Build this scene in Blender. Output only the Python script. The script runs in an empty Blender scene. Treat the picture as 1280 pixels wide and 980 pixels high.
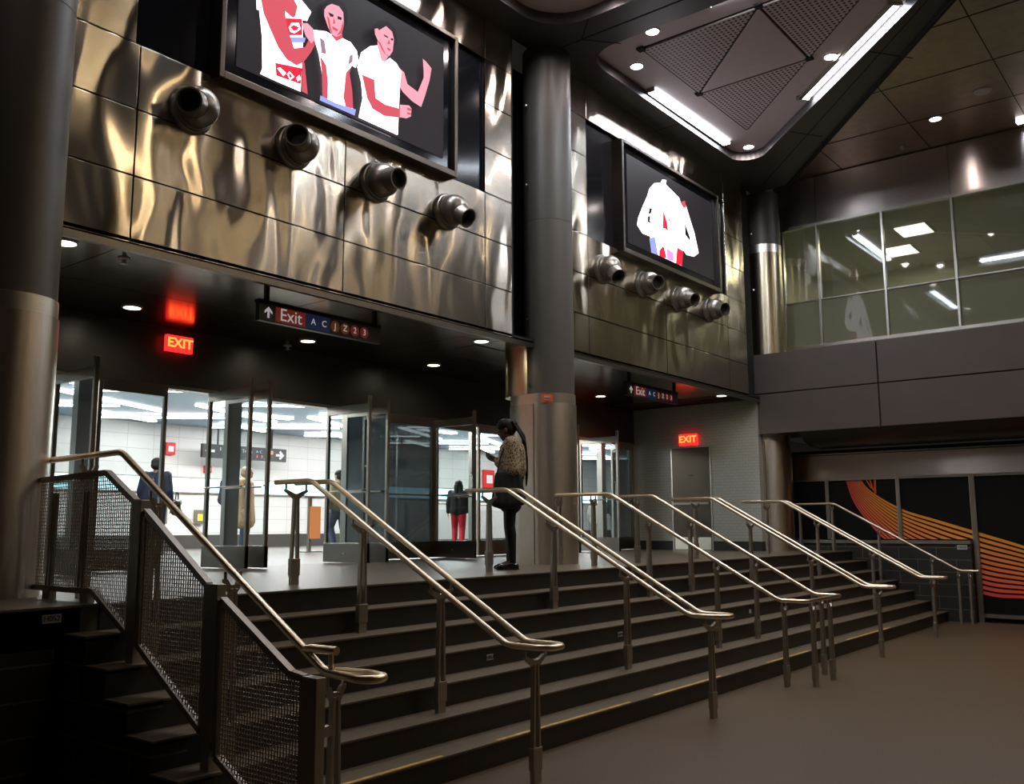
import bpy, bmesh, math, random
from mathutils import Vector, Matrix
random.seed(7)
scene = bpy.context.scene
COL = scene.collection
PI = math.pi

# ------------------------------------------------------------------ camera
CAM_F = 1157.08            # focal length in pixels at 1280 wide
cam_data = bpy.data.cameras.new('camera')
cam_data.sensor_width = 36.0
cam_data.lens = CAM_F / 1280 * 36.0
cam_data.clip_start = 0.05
cam_data.clip_end = 200
cam = bpy.data.objects.new('camera', cam_data)
COL.objects.link(cam)
_r = Vector((0.62302496, -0.78218951, -0.00441339))
_d = Vector((0.10887874, 0.09230803, -0.98975989))
_f = Vector((0.77458719, 0.61616459, 0.14267401))
cam.matrix_world = Matrix(((_r.x, -_d.x, -_f.x, 0), (_r.y, -_d.y, -_f.y, 0), (_r.z, -_d.z, -_f.z, 1.6339), (0, 0, 0, 1)))
scene.camera = cam

# ------------------------------------------------------------------ world, exposure
world = bpy.data.worlds.new('world'); scene.world = world; world.use_nodes = True
world.node_tree.nodes['Background'].inputs[0].default_value = (0.9, 0.75, 0.6, 1)
world.node_tree.nodes['Background'].inputs[1].default_value = 0.012
scene.view_settings.view_transform = 'Standard'
scene.view_settings.look = 'None'
scene.view_settings.exposure = 0.0
scene.view_settings.gamma = 1.0
scene.view_settings.use_curve_mapping = False

POWER = dict(down=26.0, soffit=9.0, tube=55.0, hall=62.0, hall_strip=12.0, inside=230.0, upstairs=60.0)
EMIT = dict(down=22.0, soffit=16.0, tube=16.0, strip=9.0, wall_strip=3.0, screen=1.9, exit=1.7, upstairs=7.0)

# ------------------------------------------------------------------ measures
L = 1.155            # landing height
Y0 = 5.766           # landing edge
TR = 0.258           # tread
RI = 0.165           # riser
YF = 7.0             # steel facade plane
ZF = 3.93            # soffit height
YD = 9.7             # door line
XS = 2.843           # left end of the stair
XR = 17.3            # right wall
ZC = 7.95            # hall ceiling

# ------------------------------------------------------------------ materials
def new_mat(name):
    m = bpy.data.materials.new(name); m.use_nodes = True
    nt = m.node_tree; b = nt.nodes['Principled BSDF']
    return m, nt, b
def N(nt, typ, **kw):
    n = nt.nodes.new(typ)
    for k, v in kw.items():
        if k.startswith('_'): setattr(n, k[1:], v)
        else: n.inputs[k.replace('__', ' ')].default_value = v
    return n
def coords(nt, scale=(1, 1, 1), kind='Object'):
    tc = nt.nodes.new('ShaderNodeTexCoord'); mp = nt.nodes.new('ShaderNodeMapping')
    mp.inputs['Scale'].default_value = scale
    nt.links.new(tc.outputs[kind], mp.inputs['Vector'])
    return mp.outputs['Vector']
def ramp(nt, fac, stops):
    r = nt.nodes.new('ShaderNodeValToRGB')
    e = r.color_ramp.elements
    e[0].position, e[0].color = stops[0][0], (*stops[0][1], 1)
    e[1].position, e[1].color = stops[-1][0], (*stops[-1][1], 1)
    for p, c in stops[1:-1]:
        x = e.new(p); x.color = (*c, 1)
    nt.links.new(fac, r.inputs['Fac'])
    return r.outputs['Color']
def plain(name, col, rough=0.5, metal=0.0, noise=0.0, scale=8.0, bump=0.0, spec=0.5):
    m, nt, b = new_mat(name)
    b.inputs['Roughness'].default_value = rough
    b.inputs['Metallic'].default_value = metal
    b.inputs['Specular IOR Level'].default_value = spec
    v = coords(nt)
    n = N(nt, 'ShaderNodeTexNoise', Scale=scale, Detail=4.0)
    nt.links.new(v, n.inputs['Vector'])
    k = noise
    lo = tuple(max(0, c * (1 - k)) for c in col); hi = tuple(min(1, c * (1 + k)) for c in col)
    nt.links.new(ramp(nt, n.outputs['Fac'], [(0.3, lo), (0.7, hi)]), b.inputs['Base Color'])
    if bump:
        bp = N(nt, 'ShaderNodeBump', Strength=bump, Distance=0.01)
        nt.links.new(n.outputs['Fac'], bp.inputs['Height']); nt.links.new(bp.outputs['Normal'], b.inputs['Normal'])
    return m
def steel(name, col=(0.55, 0.5, 0.42), rough=0.3, aniso=0.0, axis=(1, 0, 0), wave=0.0, wscale=(0.9, 0.9, 0.35), grain=(1, 1, 60)):
    """brushed stainless: anisotropic, with slightly buckled sheet"""
    m, nt, b = new_mat(name)
    b.inputs['Metallic'].default_value = 1.0
    b.inputs['Roughness'].default_value = rough
    v = coords(nt, grain)
    n = N(nt, 'ShaderNodeTexNoise', Scale=6.0, Detail=3.0)
    nt.links.new(v, n.inputs['Vector'])
    lo = tuple(c * 0.9 for c in col); hi = tuple(min(1, c * 1.08) for c in col)
    nt.links.new(ramp(nt, n.outputs['Fac'], [(0.3, lo), (0.7, hi)]), b.inputs['Base Color'])
    if aniso:
        b.inputs['Anisotropic'].default_value = aniso
        t = N(nt, 'ShaderNodeCombineXYZ', X=axis[0], Y=axis[1], Z=axis[2])
        nt.links.new(t.outputs[0], b.inputs['Tangent'])
    if wave:
        v2 = coords(nt, wscale)
        w = N(nt, 'ShaderNodeTexNoise', Scale=1.0, Detail=1.0, Distortion=0.4)
        nt.links.new(v2, w.inputs['Vector'])
        bp = N(nt, 'ShaderNodeBump', Strength=1.0, Distance=wave)
        nt.links.new(w.outputs['Fac'], bp.inputs['Height']); nt.links.new(bp.outputs['Normal'], b.inputs['Normal'])
    return m
def emit(name, col, strength):
    m, nt, b = new_mat(name)
    b.inputs['Base Color'].default_value = (*[c * 0.3 for c in col], 1)
    b.inputs['Emission Color'].default_value = (*col, 1)
    b.inputs['Emission Strength'].default_value = strength
    return m
def glass(name, tint=(0.9, 0.95, 0.93), refl=0.12, haze=0.0, hazecol=(0.5, 0.6, 0.5)):
    m, nt, b = new_mat(name)
    nt.nodes.remove(b)
    out = nt.nodes['Material Output']
    tr = N(nt, 'ShaderNodeBsdfTransparent', Color=(*tint, 1))
    gl = N(nt, 'ShaderNodeBsdfGlossy', Roughness=0.03); gl.inputs['Color'].default_value = (0.9, 0.95, 1, 1)
    lw = N(nt, 'ShaderNodeLayerWeight', Blend=0.5)
    pw = N(nt, 'ShaderNodeMath', _operation='POWER'); pw.inputs[1].default_value = 5.0
    nt.links.new(lw.outputs['Facing'], pw.inputs[0])
    mul = N(nt, 'ShaderNodeMath', _operation='MULTIPLY_ADD'); mul.inputs[1].default_value = 0.6; mul.inputs[2].default_value = refl
    nt.links.new(pw.outputs[0], mul.inputs[0])
    mx = N(nt, 'ShaderNodeMixShader')
    nt.links.new(mul.outputs[0], mx.inputs[0]); nt.links.new(tr.outputs[0], mx.inputs[1]); nt.links.new(gl.outputs[0], mx.inputs[2])
    res = mx
    if haze:
        df = N(nt, 'ShaderNodeBsdfTranslucent'); df.inputs['Color'].default_value = (*hazecol, 1)
        d2 = N(nt, 'ShaderNodeBsdfDiffuse'); d2.inputs['Color'].default_value = (*hazecol, 1)
        m3 = N(nt, 'ShaderNodeMixShader', Fac=0.5)
        nt.links.new(df.outputs[0], m3.inputs[1]); nt.links.new(d2.outputs[0], m3.inputs[2])
        m2 = N(nt, 'ShaderNodeMixShader', Fac=haze)
        nt.links.new(mx.outputs[0], m2.inputs[1]); nt.links.new(m3.outputs[0], m2.inputs[2])
        res = m2
    nt.links.new(res.outputs[0], out.inputs['Surface'])
    return m
def brick(name, c1, c2, mortar, bw, bh, ms=0.01, rough=0.4, axis='xz', bump=0.3, offset=0.5, metal=0.0):
    m, nt, b = new_mat(name)
    tc = nt.nodes.new('ShaderNodeTexCoord'); sp = nt.nodes.new('ShaderNodeSeparateXYZ'); cb = nt.nodes.new('ShaderNodeCombineXYZ')
    nt.links.new(tc.outputs['Object'], sp.inputs[0])
    nt.links.new(sp.outputs[axis[0].upper()], cb.inputs['X']); nt.links.new(sp.outputs[axis[1].upper()], cb.inputs['Y'])
    t = N(nt, 'ShaderNodeTexBrick', Scale=1.0, Mortar__Size=ms, Brick__Width=bw, Row__Height=bh)
    t.offset = offset
    t.inputs['Color1'].default_value = (*c1, 1); t.inputs['Color2'].default_value = (*c2, 1); t.inputs['Mortar'].default_value = (*mortar, 1)
    nt.links.new(cb.outputs[0], t.inputs['Vector'])
    nt.links.new(t.outputs['Color'], b.inputs['Base Color'])
    b.inputs['Roughness'].default_value = rough; b.inputs['Metallic'].default_value = metal
    bp = N(nt, 'ShaderNodeBump', Strength=bump, Distance=0.004); bp.invert = True
    nt.links.new(t.outputs['Fac'], bp.inputs['Height']); nt.links.new(bp.outputs['Normal'], b.inputs['Normal'])
    return m

M = {}
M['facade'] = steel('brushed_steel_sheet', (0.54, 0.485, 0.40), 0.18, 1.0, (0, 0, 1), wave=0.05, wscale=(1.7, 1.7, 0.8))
M['fascia'] = steel('fascia_steel', (0.52, 0.46, 0.41), 0.3, 0.9, (0, 0, 1), wave=0.02, wscale=(0.8, 0.8, 0.4))
M['column_steel'] = steel('column_steel', (0.68, 0.60, 0.50), 0.34, 0.6, (0, 0, 1), grain=(40, 40, 1))
M['column_steel_gold'] = steel('column_steel_warm', (0.62, 0.54, 0.38), 0.3, 0.5, (0, 0, 1), grain=(40, 40, 1))
M['polished'] = steel('polished_band', (0.85, 0.80, 0.70), 0.34)
M['rail'] = steel('rail_steel', (0.80, 0.67, 0.48), 0.3)
M['post'] = plain('post_steel', (0.36, 0.325, 0.275), 0.34, 0.75, 0.05)
M['door_steel'] = steel('door_steel', (0.50, 0.47, 0.42), 0.28, grain=(40, 40, 1))
M['dark_steel'] = steel('dark_steel', (0.28, 0.26, 0.23), 0.3)
M['mural_black'] = plain('mural_black', (0.006, 0.006, 0.006), 0.45, 0, 0.1, 8, 0, 0.2)
M['screen_frame'] = steel('screen_frame_steel', (0.14, 0.12, 0.10), 0.35)
M['base_rail'] = steel('door_base_steel', (0.27, 0.25, 0.22), 0.35)
M['guard'] = plain('guard_steel', (0.36, 0.325, 0.27), 0.42, 0.6, 0.05)
M['service_door'] = plain('service_door_steel', (0.10, 0.082, 0.062), 0.3, 0.7, 0.08, 2.0)
M['nozzle'] = plain('nozzle_grey', (0.30, 0.28, 0.24), 0.3, 0.75, 0.05)
M['black'] = plain('matt_black', (0.012, 0.012, 0.013), 0.5, 0, 0.1)
M['gloss_black'] = plain('gloss_black', (0.008, 0.009, 0.013), 0.12, 0, 0.1)
M['column_grey'] = plain('column_grey_paint', (0.105, 0.094, 0.078), 0.45, 0.2, 0.05, 3.0)
M['spandrel'] = plain('spandrel_grey_panel', (0.095, 0.076, 0.064), 0.5, 0.2, 0.05, 3.0)
M['joint'] = plain('joint_black', (0.01, 0.01, 0.01), 0.8)
M['hall_ceiling'] = plain('hall_ceiling_panel', (0.085, 0.08, 0.075), 0.4, 0.3, 0.05)
M['coffer'] = plain('coffer_panel', (0.62, 0.52, 0.52), 0.5, 0.0, 0.03)
M['right_ceiling'] = steel('right_ceiling_panel', (0.46, 0.37, 0.28), 0.3)
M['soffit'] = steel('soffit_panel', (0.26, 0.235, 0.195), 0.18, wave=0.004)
M['header'] = plain('dark_header', (0.055, 0.051, 0.046), 0.35, 0.3, 0.1, 2.0)
M['floor'] = plain('terrazzo_brown', (0.094, 0.061, 0.032), 0.45, 0, 0.22, 55.0)
M['landing'] = plain('terrazzo_landing', (0.115, 0.090, 0.060), 0.4, 0, 0.12, 40.0)
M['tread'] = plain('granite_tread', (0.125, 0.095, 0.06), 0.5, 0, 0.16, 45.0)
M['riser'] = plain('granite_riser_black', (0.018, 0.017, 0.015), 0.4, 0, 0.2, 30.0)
M['yellow'] = plain('worn_yellow_strip', (0.62, 0.38, 0.08), 0.6, 0, 0.35, 14.0)
M['brick_x'] = brick('black_block_x', (0.018, 0.016, 0.012), (0.024, 0.021, 0.016), (0.10, 0.09, 0.07), 0.62, 0.205, 0.006, 0.55, 'xz')
M['brick_y'] = brick('black_block_y', (0.018, 0.016, 0.012), (0.024, 0.021, 0.016), (0.10, 0.09, 0.07), 0.62, 0.205, 0.006, 0.55, 'yz')
M['tile_y'] = brick('grey_wall_tile', (0.40, 0.41, 0.37), (0.42, 0.43, 0.39), (0.31, 0.31, 0.28), 0.11, 0.055, 0.004, 0.3, 'yz', 0.15)
M['tile_white'] = brick('white_wall_tile', (0.70, 0.70, 0.68), (0.74, 0.74, 0.72), (0.5, 0.5, 0.5), 0.6, 0.3, 0.006, 0.25, 'xz', 0.1, 0.0)
M['tile_white_y'] = brick('white_wall_tile_side', (0.70, 0.70, 0.68), (0.74, 0.74, 0.72), (0.5, 0.5, 0.5), 0.6, 0.3, 0.006, 0.25, 'yz', 0.1, 0.0)
M['base_dark'] = plain('base_dark', (0.06, 0.055, 0.05), 0.4)
M['inside_floor'] = plain('corridor_floor', (0.13, 0.12, 0.105), 0.35, 0, 0.1, 30.0)
M['inside_ceiling'] = plain('corridor_ceiling', (0.20, 0.31, 0.42), 0.35, 0.2, 0.05)
M['hall_wall'] = plain('hall_wall', (0.12, 0.10, 0.08), 0.5, 0, 0.1)
M['upstairs_wall'] = plain('upstairs_wall', (0.50, 0.49, 0.40), 0.6, 0, 0.03)
M['glass'] = glass('door_glass', (0.94, 0.97, 0.97), 0.02)
M['glass_dark'] = glass('smoked_glass', (0.22, 0.25, 0.26), 0.20, 0.22, (0.32, 0.34, 0.33))
M['glass_window'] = glass('window_glass', (0.70, 0.70, 0.60), 0.12, 0.14, (0.40, 0.40, 0.30))
M['glass_frosted'] = glass('frosted_glass', (0.3, 0.3, 0.25), 0.12, 0.75, (0.38, 0.385, 0.28))
M['exit'] = emit('exit_red_face', (1.0, 0.02, 0.02), EMIT['exit'])
M['exit_text'] = emit('exit_letters', (1.0, 0.14, 0.02), EMIT['exit'] * 2.5)
M['sign_black'] = plain('sign_black', (0.02, 0.02, 0.022), 0.35)
M['sign_white'] = emit('sign_white', (0.80, 0.74, 0.72), 0.38)  # faint glow put into the colour so lettering reads in the shade
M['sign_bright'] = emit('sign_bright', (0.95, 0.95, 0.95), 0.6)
M['sign_red'] = emit('sign_red', (0.30, 0.03, 0.025), 0.28)  # coloured sign fields carry a faint added glow too
M['sign_blue'] = emit('sign_blue', (0.02, 0.05, 0.17), 0.16)
M['sign_brown'] = emit('sign_brown', (0.26, 0.075, 0.025), 0.2)
M['sign_crimson'] = emit('sign_crimson', (0.36, 0.04, 0.03), 0.2)
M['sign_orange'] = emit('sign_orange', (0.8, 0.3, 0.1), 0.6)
M['label_white'] = plain('label_white', (0.42, 0.42, 0.41), 0.5)
M['ink'] = plain('label_ink', (0.02, 0.02, 0.02), 0.5)
M['orange_label'] = plain('orange_label', (0.75, 0.13, 0.04), 0.5)
M['fire_red'] = plain('fire_box_red', (0.75, 0.03, 0.03), 0.4)
M['down'] = emit('downlight_face', (1.0, 0.88, 0.92), EMIT['down'])
M['soffit_face'] = emit('soffit_light_face', (1.0, 0.92, 0.76), EMIT['soffit'])
M['hall_face'] = emit('hall_light_face', (1.0, 0.80, 0.52), EMIT['soffit'])
M['tube'] = emit('fluorescent_face', (0.86, 0.90, 1.0), EMIT['tube'])
M['strip'] = emit('corridor_strip_face', (1.0, 0.99, 0.96), EMIT['strip'])
M['wall_strip'] = emit('wall_light_band', (0.55, 0.90, 1.0), EMIT['wall_strip'])
M['upstairs_face'] = emit('upstairs_light_face', (1.0, 0.93, 0.98), EMIT['upstairs'])
M['trim_ring'] = plain('white_trim_ring', (0.5, 0.48, 0.45), 0.4)
S_ = EMIT['screen']
SCR = {'w': emit('picture_white', (1.0, 0.93, 1.0), S_ * 1.5), 'red': emit('picture_red', (0.85, 0.015, 0.05), S_ * .6),
       'skin': emit('picture_skin_red', (0.80, 0.10, 0.14), S_ * .5), 'pale': emit('picture_skin_pale', (1.0, 0.40, 0.50), S_ * .55),
       'blue': emit('picture_blue', (0.35, 0.40, 1.0), S_ * .6), 'violet': emit('picture_violet', (0.8, 0.3, 0.95), S_ * .7),
       'hair': emit('picture_dark', (0.006, 0.002, 0.003), S_ * .6), 'ink': emit('picture_ink', (0.35, 0.22, 0.28), S_ * .6),
       'back': emit('picture_background', (0.014, 0.011, 0.013), S_ * .8)}
for m_ in SCR.values(): m_.node_tree.nodes['Principled BSDF'].inputs['Specular IOR Level'].default_value = 0.1; m_.node_tree.nodes['Principled BSDF'].inputs['Base Color'].default_value = (.006, .006, .006, 1)
def perforated():
    m, nt, b = new_mat('perforated_coffer_panel')
    v = coords(nt, (15, 15, 15))
    vm = N(nt, 'ShaderNodeVectorMath', _operation='FRACTION'); nt.links.new(v, vm.inputs[0])
    sp = nt.nodes.new('ShaderNodeSeparateXYZ'); nt.links.new(vm.outputs[0], sp.inputs[0])
    cb = nt.nodes.new('ShaderNodeCombineXYZ'); nt.links.new(sp.outputs['X'], cb.inputs['X']); nt.links.new(sp.outputs['Y'], cb.inputs['Y'])
    di = N(nt, 'ShaderNodeVectorMath', _operation='DISTANCE'); nt.links.new(cb.outputs[0], di.inputs[0]); di.inputs[1].default_value = (.5, .5, 0)
    c = ramp(nt, di.outputs['Value'], [(0.26, (0.02, 0.016, 0.016)), (0.32, (0.62, 0.52, 0.52))])
    nt.links.new(c, b.inputs['Base Color']); b.inputs['Roughness'].default_value = 0.5
    return m
M['perforated'] = perforated()

# ------------------------------------------------------------------ mesh helpers
class MB:
    def __init__(self): self.v = []; self.f = []; self.mi = []; self.cur = 0
    def face(self, idx): self.f.append(idx); self.mi.append(self.cur)
    def add(self, vs, fs):
        o = len(self.v); self.v += [tuple(p) for p in vs]
        for f in fs: self.face([o + i for i in f])
        return self
    def box(self, x0, x1, y0, y1, z0, z1):
        vs = [(x, y, z) for z in (z0, z1) for y in (y0, y1) for x in (x0, x1)]
        return self.add(vs, [(0, 2, 3, 1), (4, 5, 7, 6), (0, 1, 5, 4), (2, 6, 7, 3), (0, 4, 6, 2), (1, 3, 7, 5)])
    def prism(self, pts, axis, a, b):
        """closed polygon of 2-d points, swept along an axis from a to b"""
        n = len(pts)
        def P(p, t): return {'x': (t, p[0], p[1]), 'y': (p[0], t, p[1]), 'z': (p[0], p[1], t)}[axis]
        vs = [P(p, a) for p in pts] + [P(p, b) for p in pts]
        return self.add(vs, [tuple(range(n)), tuple(range(2 * n - 1, n - 1, -1))] + [(i, i + n, (i + 1) % n + n, (i + 1) % n) for i in range(n)])
    def poly(self, pts3):
        return self.add(pts3, [tuple(range(len(pts3)))])
    def beam(self, p, q, w, h, up=(0, 0, 1)):
        p, q = Vector(p), Vector(q); d = (q - p).normalized(); s = d.cross(Vector(up))
        if s.length < 1e-4: s = d.cross(Vector((1, 0, 0)))
        s.normalize(); u = s.cross(d).normalized()
        c = [s * (i * w / 2) + u * (j * h / 2) for i, j in ((-1, -1), (1, -1), (1, 1), (-1, 1))]
        return self.add([p + k for k in c] + [q + k for k in c], [(3, 2, 1, 0), (4, 5, 6, 7)] + [(i, (i + 1) % 4, (i + 1) % 4 + 4, i + 4) for i in range(4)])
    def tube(self, path, r, seg=12, caps=True, radii=None):
        path = [Vector(p) for p in path]; n = len(path); rings = []
        t = (path[1] - path[0]).normalized(); ref = Vector((0, 0, 1)) if abs(t.z) < .9 else Vector((1, 0, 0))
        s = t.cross(ref).normalized()
        for i, p in enumerate(path):
            t = ((path[min(i + 1, n - 1)] - path[max(i - 1, 0)])).normalized()
            s = (s - t * s.dot(t)).normalized(); u = t.cross(s)
            k = 1.0
            if 0 < i < n - 1:
                a = (path[i] - path[i - 1]).normalized(); b_ = (path[i + 1] - path[i]).normalized()
                k = 1 / max(.5, math.cos(a.angle(b_) / 2)) if False else 1.0
            rr = (radii[i] if radii else r) * k
            rings.append([p + (s * math.cos(2 * PI * j / seg) + u * math.sin(2 * PI * j / seg)) * rr for j in range(seg)])
        vs = [v for g in rings for v in g]; fs = []
        for i in range(n - 1):
            for j in range(seg):
                fs.append((i * seg + j, i * seg + (j + 1) % seg, (i + 1) * seg + (j + 1) % seg, (i + 1) * seg + j))
        if caps: fs += [tuple(range(seg - 1, -1, -1)), tuple((n - 1) * seg + j for j in range(seg))]
        return self.add(vs, fs)
    def lathe(self, prof, origin, axis=(0, 0, 1), seg=24, caps=True):
        """profile of (radius, distance along axis)"""
        a = Vector(axis).normalized(); ref = Vector((0, 0, 1)) if abs(a.z) < .9 else Vector((1, 0, 0))
        s = a.cross(ref).normalized(); u = a.cross(s); o = Vector(origin); vs = []; n = len(prof)
        for r, h in prof:
            for j in range(seg):
                vs.append(o + a * h + (s * math.cos(2 * PI * j / seg) + u * math.sin(2 * PI * j / seg)) * max(r, 1e-4))
        fs = [(i * seg + j, i * seg + (j + 1) % seg, (i + 1) * seg + (j + 1) % seg, (i + 1) * seg + j) for i in range(n - 1) for j in range(seg)]
        if caps: fs += [tuple(range(seg - 1, -1, -1)), tuple((n - 1) * seg + j for j in range(seg))]
        return self.add(vs, fs)
    def build(self, name, mats, parent=None, smooth=False, bevel=0.0, keep=False):
        me = bpy.data.meshes.new(name); me.from_pydata([tuple(v) for v in self.v], [], self.f)
        mats = mats if isinstance(mats, (list, tuple)) else [mats]
        for m in mats: me.materials.append(m)
        for p, i in zip(me.polygons, self.mi): p.material_index = i
        if not keep:
            bm = bmesh.new(); bm.from_mesh(me); bmesh.ops.recalc_face_normals(bm, faces=bm.faces); bm.to_mesh(me); bm.free()
        me.update()
        o = bpy.data.objects.new(name, me); COL.objects.link(o)
        if parent is not None:
            o.parent = parent
        if smooth:
            for p in me.polygons: p.use_smooth = True
            me.set_sharp_from_angle(angle=math.radians(35))
        if bevel:
            b = o.modifiers.new('bevel', 'BEVEL'); b.width = bevel; b.segments = 2; b.limit_method = 'ANGLE'
        return o
def thing(name, label, cat, loc=(0, 0, 0), rz=0, group=None, kind=None):
    o = bpy.data.objects.new(name, None); COL.objects.link(o)
    o.location = loc; o.rotation_euler = (0, 0, rz); o.empty_display_size = 0.1
    tag(o, label, cat, group, kind); return o
def tag(o, label=None, cat=None, group=None, kind=None):
    if label: o['label'] = label
    if cat: o['category'] = cat
    if group: o['group'] = group
    if kind: o['kind'] = kind
    return o
def struct(o, label=None):
    o['kind'] = 'structure'
    if label: o['label'] = label
    return o
def plabel(o, s): o['label'] = s; return o
def copy_tree(o, parent=None):
    c = o.copy(); COL.objects.link(c)
    if parent is not None: c.parent = parent
    for ch in list(o.children): copy_tree(ch, c)
    return c
def text_mesh(name, body, size, mat, parent, loc, rot, extrude=0.002, align='CENTER', sx=1.0, bold=0.0):
    cu = bpy.data.curves.new(name, 'FONT'); cu.body = body; cu.size = size; cu.extrude = extrude; cu.align_x = align; cu.align_y = 'CENTER'; cu.offset = bold
    t = bpy.data.objects.new(name + '_tmp', cu); COL.objects.link(t)
    bpy.context.view_layer.update()
    me = bpy.data.meshes.new_from_object(t.evaluated_get(bpy.context.evaluated_depsgraph_get()))
    bpy.data.objects.remove(t)
    me.materials.clear(); me.materials.append(mat); me.name = name
    o = bpy.data.objects.new(name, me); COL.objects.link(o)
    o.parent = parent; o.location = loc; o.rotation_euler = rot; o.scale = (sx, 1, 1)
    return o
def lamp(kind, name, power, col, parent, loc, rot=(0, 0, 0), **kw):
    l = bpy.data.lights.new(name, kind); l.energy = power; l.color = col
    for k, v in kw.items(): setattr(l, k, v)
    o = bpy.data.objects.new(name, l); COL.objects.link(o); o.parent = parent; o.location = loc; o.rotation_euler = rot
    return o
FACE_S = (PI / 2, 0, 0)            # text on a wall that faces -Y
FACE_W = (PI / 2, 0, -PI / 2)      # text on a wall that faces -X

# ================================================================== ROOM SHELL
# hall floor
struct(MB().box(-7, 18.5, -15, 4.30, -0.2, 0).add([(-7, 4.3, 0), (XS, 4.3, 0), (XS, Y0, 0), (-7, Y0, 0)], [(0, 1, 2, 3)]).build('floor', M['floor']))
# landing and corridor floor
struct(MB().box(-7, 18.5, Y0 + 0.02, YD - 0.1, L - 0.25, L).build('floor', M['landing']))
struct(MB().box(1.0, 30, YD - 0.1, 19, L - 0.25, L).build('floor', M['inside_floor']))

# wall under the landing, left of the stair, and stair flank
struct(MB().box(-7, XS + 0.1, Y0 + 0.02, Y0 + 0.25, 0, L - 0.02).build('wall_front_left', M['brick_x']))
st = MB()
for k in range(1, 7):
    y1 = Y0 - (k - 1) * TR
    st.box(XS + 0.004, XS + 0.22, Y0 - k * TR + 0.012, y1 + 0.02, 0, L - k * RI - 0.03)
struct(st.build('wall_stair_side', M['brick_y']))
# stair: risers, treads, worn yellow strip on the lowest nosing
stair = thing('staircase', 'wide black granite staircase of seven steps rising to the glass doors', 'stairs', (0, 0, 0))
rs = MB(); ts = MB()
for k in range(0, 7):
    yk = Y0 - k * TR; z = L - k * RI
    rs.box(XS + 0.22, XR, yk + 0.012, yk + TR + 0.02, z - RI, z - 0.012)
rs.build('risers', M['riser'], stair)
for k in range(0, 7):
    yk = Y0 - k * TR; z = L - k * RI
    t = MB().box(XS if k else -6.98, XR - (0 if k else .2), yk, yk + TR + 0.02 if k else yk + 0.06, z - 0.012, z + (0.0 if k else 0.001))
    t.build('tread', M['tread'], stair)
for a, b in ((2.9, 4.6), (5.15, 6.9), (7.3, 8.6), (9.7, 10.9), (12.2, 14.0)):
    MB().box(a, b, Y0 - 6 * TR + 0.012, Y0 - 6 * TR + 0.04, RI - 0.001, RI + 0.002).build('nosing_strip', M['yellow'], stair)

# ---- small white labels
def plate(name_label, txt, x, y, z, w, h, face='S'):
    o = thing('number_plate', name_label, 'sign', (x, y, z))
    if face == 'S':
        MB().box(-w / 2, w / 2, -0.006, 0, -h / 2, h / 2).build('plate', M['label_white'], o)
        if txt: text_mesh('lettering', txt, h * 0.9, M['ink'], o, (0, -0.008, 0), FACE_S, 0.001)
    else:
        MB().box(-0.006, 0, -w / 2, w / 2, -h / 2, h / 2).build('plate', M['label_white'], o)
        if txt: text_mesh('lettering', txt, h * 0.8, M['ink'], o, (-0.008, 0, 0), FACE_W, 0.001)
    return o
plate('white number plate on the black block wall beside the stair', 'H0S2', 2.765, Y0 + 0.02, 1.085, 0.115, 0.052)
plate('white number plate on a riser beside the second handrail', 'H0S3', 5.98, Y0 - 3 * TR + 0.012, L - 3.55 * RI, 0.085, 0.045)
plate('white number plate on a riser beside the third handrail', 'H0S4', 7.98, Y0 - 3 * TR + 0.012, L - 3.55 * RI, 0.085, 0.045)
plate('small blank plate on a riser behind the wide handrail loop', '', 11.0, Y0 - 3 * TR + 0.012, L - 3.55 * RI, 0.06, 0.045)
plate('small blank plate on a riser behind the fourth from right handrail', '', 13.3, Y0 - 3 * TR + 0.012, L - 3.55 * RI, 0.06, 0.045)
plate('white number plate on the black wall under the mural', 'H0S8', 17.10, 3.92, 1.235, 0.16, 0.075, 'W')

# ---- steel facade above the soffit
fa = MB(); dk = MB(); ROWS = [3.935, 4.511, 5.09, 5.665, 6.245, 6.825, 7.405, 7.99]
G = 0.006
def bay(joints_low, rx0, rx1, edge0, edge1):
    for i in range(len(ROWS) - 1):
        z0, z1 = ROWS[i], ROWS[i + 1]
        if i < 3: xs = joints_low
        elif i < 6: xs = None
        else: xs = [edge0, rx0, (rx0 + rx1) / 2, rx1, edge1]
        if xs:
            for a, b in zip(xs, xs[1:]): fa.box(a + G, b - G, YF, YF + 0.03, z0 + G, z1 - G)
        else:
            for a, b in ((edge0, rx0), (rx1, edge1)): fa.box(a + G, b - G, YF, YF + 0.03, z0 + G, z1 - G)
bay([1.5, 3.785, 6.06, 8.29, 8.815], 3.745, 8.285, 1.5, 8.815)
bay([10.0, 10.53, 12.72, 14.95, 15.72], 10.53, 14.95, 10.0, 15.72)
wall = fa.build('wall_facade', M['facade'], bevel=0.003); struct(wall)
dk.box(1.5, 8.83, YF + 0.035, YF + 0.3, 3.932, 5.66); dk.box(9.9, 15.73, YF + 0.035, YF + 0.3, 3.932, 5.66)
dk.box(1.5, 3.74, YF + 0.035, YF + 0.3, 5.66, 8.0); dk.box(8.29, 8.83, YF + 0.035, YF + 0.3, 5.66, 8.0)
dk.box(9.9, 10.525, YF + 0.035, YF + 0.3, 5.66, 8.0); dk.box(14.955, 15.73, YF + 0.035, YF + 0.3, 5.66, 8.0)
dk.box(3.74, 8.29, YF + 0.28, YF + 0.3, 5.66, 8.0); dk.box(10.525, 14.955, YF + 0.28, YF + 0.3, 5.66, 8.0)
dk.box(8.83, 8.86, YF + 0.02, YF + 1.0, 3.93, 8.0); dk.box(15.73, 16.2, YF + 0.1, YF + 1.0, 3.93, 8.0)
dk.box(8.86, 9.9, YF + 0.6, YF + 0.65, 3.93, 8.0)
struct(dk.build('wall_facade_backing', M['joint']))
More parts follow.
